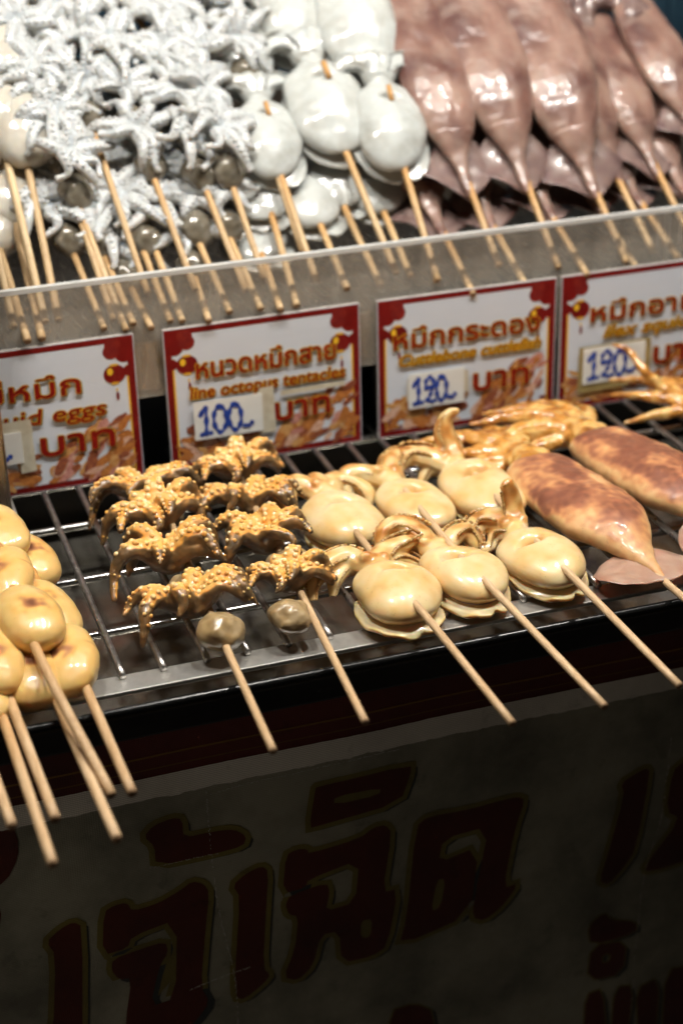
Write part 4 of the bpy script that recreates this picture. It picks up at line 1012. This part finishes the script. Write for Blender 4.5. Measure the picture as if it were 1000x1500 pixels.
rcut('raw cuttlefish skewer lying on top of the white heap, doubled sticks below it', (95, 270, 144), 4.2, 38, 89, [(22, 0, .05, 1.06), (92, 1, -.05, 1.1)], 1)
rcut('raw cuttlefish skewer at the right of the white heap against the purple squid', (122, 248, 131), -1, 41, 71, [(27, 1, -.02, .95), (96, 0, .04, 1.08)], 2)
rcut('raw cuttlefish skewer at the left of the white heap beside the baby octopus', (56, 256, 132), 1, 38, 69, [(25, 1, .0, .86), (86, 0, .05, .9)], 3)
rcut('raw cuttlefish skewer under the topmost one, stick close beside the doubled sticks', (92, 261, 112), -.6, 25, 67, [(24, 0, 0, .95)], 4)
rcut('raw cuttlefish skewer in the lower middle of the white heap', (74, 250, 106), -3, 20, 58, [(24, 1, .1, .9)], 5)
rcut('raw cuttlefish skewer in the lower left of the white heap', (48, 252, 112), -4.7, 28, 66, [(22, 0, -.1, .8)], 6)
rcut('raw cuttlefish skewer low at the right of the white heap', (114, 258, 107), -6, 19, 62, [(24, 1, .1, .9)], 7)
rcut('raw cuttlefish skewer lowest of the white heap, orange stick near the octopus', (40, 244, 94), -7, 13, 56, [(22, 0, .1, .85)], 8)

RE = [egg_mesh('squid_egg', 70 + i, a, M['raw_egg'], True) for i, a in enumerate(((17, 26, 13), (18, 28, 13)))]
def regg(label, entry, az, el, Ls, its, seed):
    def mk(y, k, z, x):
        return lambda t: put('squid_egg', RE[k % 2], t, (x, y, z), (0, 0, .1 * k))
    raw_skewer('raw_egg_skewer', 'skewer', 'raw squid egg skewers', label, entry, az, el, Ls, Ls + 55 * len(its), [mk(Ls + y, k, z, x) for y, k, z, x in its], False, 2.1, seed)
regg('raw squid egg skewer in the front at the left edge, longest pale stick', (-84.5, 285.5, 157), -.3, 39, 110, [(24, 1, 6, -3), (70, 0, 7, -2), (114, 1, 8, -3)], 1)
regg('raw squid egg skewer right of the front one at the left edge', (-76, 273, 147), -1.8, 39, 94, [(24, 0, 4, 0), (70, 1, 6, -2), (114, 0, 7, 2)], 2)
regg('raw squid egg skewer whose stick crosses the extreme left edge', (-100, 274, 148), -.5, 39, 96, [(24, 1, 0, -2), (74, 0, 0, 0)], 3)
regg('raw squid egg skewer beneath the two front ones, shaded stick', (-86, 262, 122), -2, 30, 80, [(24, 0, 0, 0), (70, 1, 0, 0)], 4)
regg('raw squid egg skewer lowest at the left edge, stick almost flat', (-97, 256, 112), 1, 24, 72, [(24, 1, 0, 0), (70, 0, 0, 0)], 5)

RQ = [squid_mantle('mantle', 80 + i, L, w, h, [M['raw_squid']], True) for i, (L, w, h) in enumerate(((132, 21.5, 10), (138, 23.5, 10.5)))]
RQF = [squid_fins('fin', 6 + i, 25, 1, 50, M['raw_fin'], 3, 1.8, 4, True) for i in range(2)]
RA = [([(-3, 12, 9), (-14, 20, 12), (-26, 18, 10), (-32, 8, 6), (-30, -2, 4)], [5, 5, 4.4, 3.4, 1.6]), ([(-2, 10, 8), (-16, 12, 9), (-26, 8, 6), (-28, -4, 3)], [4.6, 4.4, 3.6, 1.6]), ([(0, 14, 9), (-8, 26, 12), (-20, 30, 9)], [5, 4.4, 2]),
      ([(2, 14, 9), (6, 26, 12), (4, 36, 8)], [5, 4.4, 2]), ([(4, 12, 9), (16, 18, 10), (24, 12, 6)], [5, 4.4, 2])]
RQH = squid_head('head', 90, RA, [M['raw_fin']], (10, 13, 9), True)
def rsq(label, entry, az, el, Ls, k, seed, sc=1, roll=0, head=True):
    def f(t):
        o = put('mantle', RQ[k], t, (0, Ls - 3, -4.5 * sc), (0, roll, 0)); o.scale = (sc, sc, sc); put('fin', RQF[k], o, (0, 0, -3))
        if head: put('head', RQH, t, (0, Ls + 128 * sc, -6), (0, roll, 0))
    raw_skewer('raw_squid_skewer', 'skewer', 'raw whole squid skewers', label, entry, az, el, Ls, Ls + 120, [f], True, 1.9, seed)
rsq('raw purple squid skewer next to the white cuttlefish, tail draped over the fin', (157.5, 236, 117), 1, 40, 48, 0, 1)
rsq('raw purple squid skewer second from the cuttlefish, orange stick below it', (190, 235, 116), 2, 41, 52, 1, 2)
rsq('raw purple squid skewer third from the cuttlefish, with shiny streaks', (229, 228, 110), 4, 41, 45, 1, 3, 1.02, -.1)
rsq('raw dark squid skewer squeezed behind the third one', (250, 243, 112), 5, 40, 50, 0, 4, .95, .35)
rsq('raw squid skewer on the right, pale and half hidden', (276, 246, 112), 3, 36, 55, 0, 5, .9, .1)
rsq('raw pink squid skewer at the right edge with arms curling left', (305, 256, 128), 7, 38, 75, 1, 6, .72)
for i, (e, az, el, k, lb, rl) in enumerate((
    ((140, 232, 96), 0, 27, 0, 'raw squid skewer under the first purple one, fin showing', .1), ((170, 234, 97), 1, 27, 1, 'raw squid skewer under the gap between first and second purple ones', -.15),
    ((205, 232, 98), 2, 27, 0, 'raw squid skewer under the gap between second and third purple ones', .2), ((235, 236, 98), 3, 27, 1, 'raw squid skewer under the third purple one', .0),
    ((262, 238, 98), 3, 26, 0, 'raw squid skewer low at the right under the dark one', .2), ((292, 240, 100), 3, 26, 1, 'raw squid skewer lowest at the right edge', 0))):
    rsq(lb, e, az, el, 46, k, 30 + i, .95, rl, False)
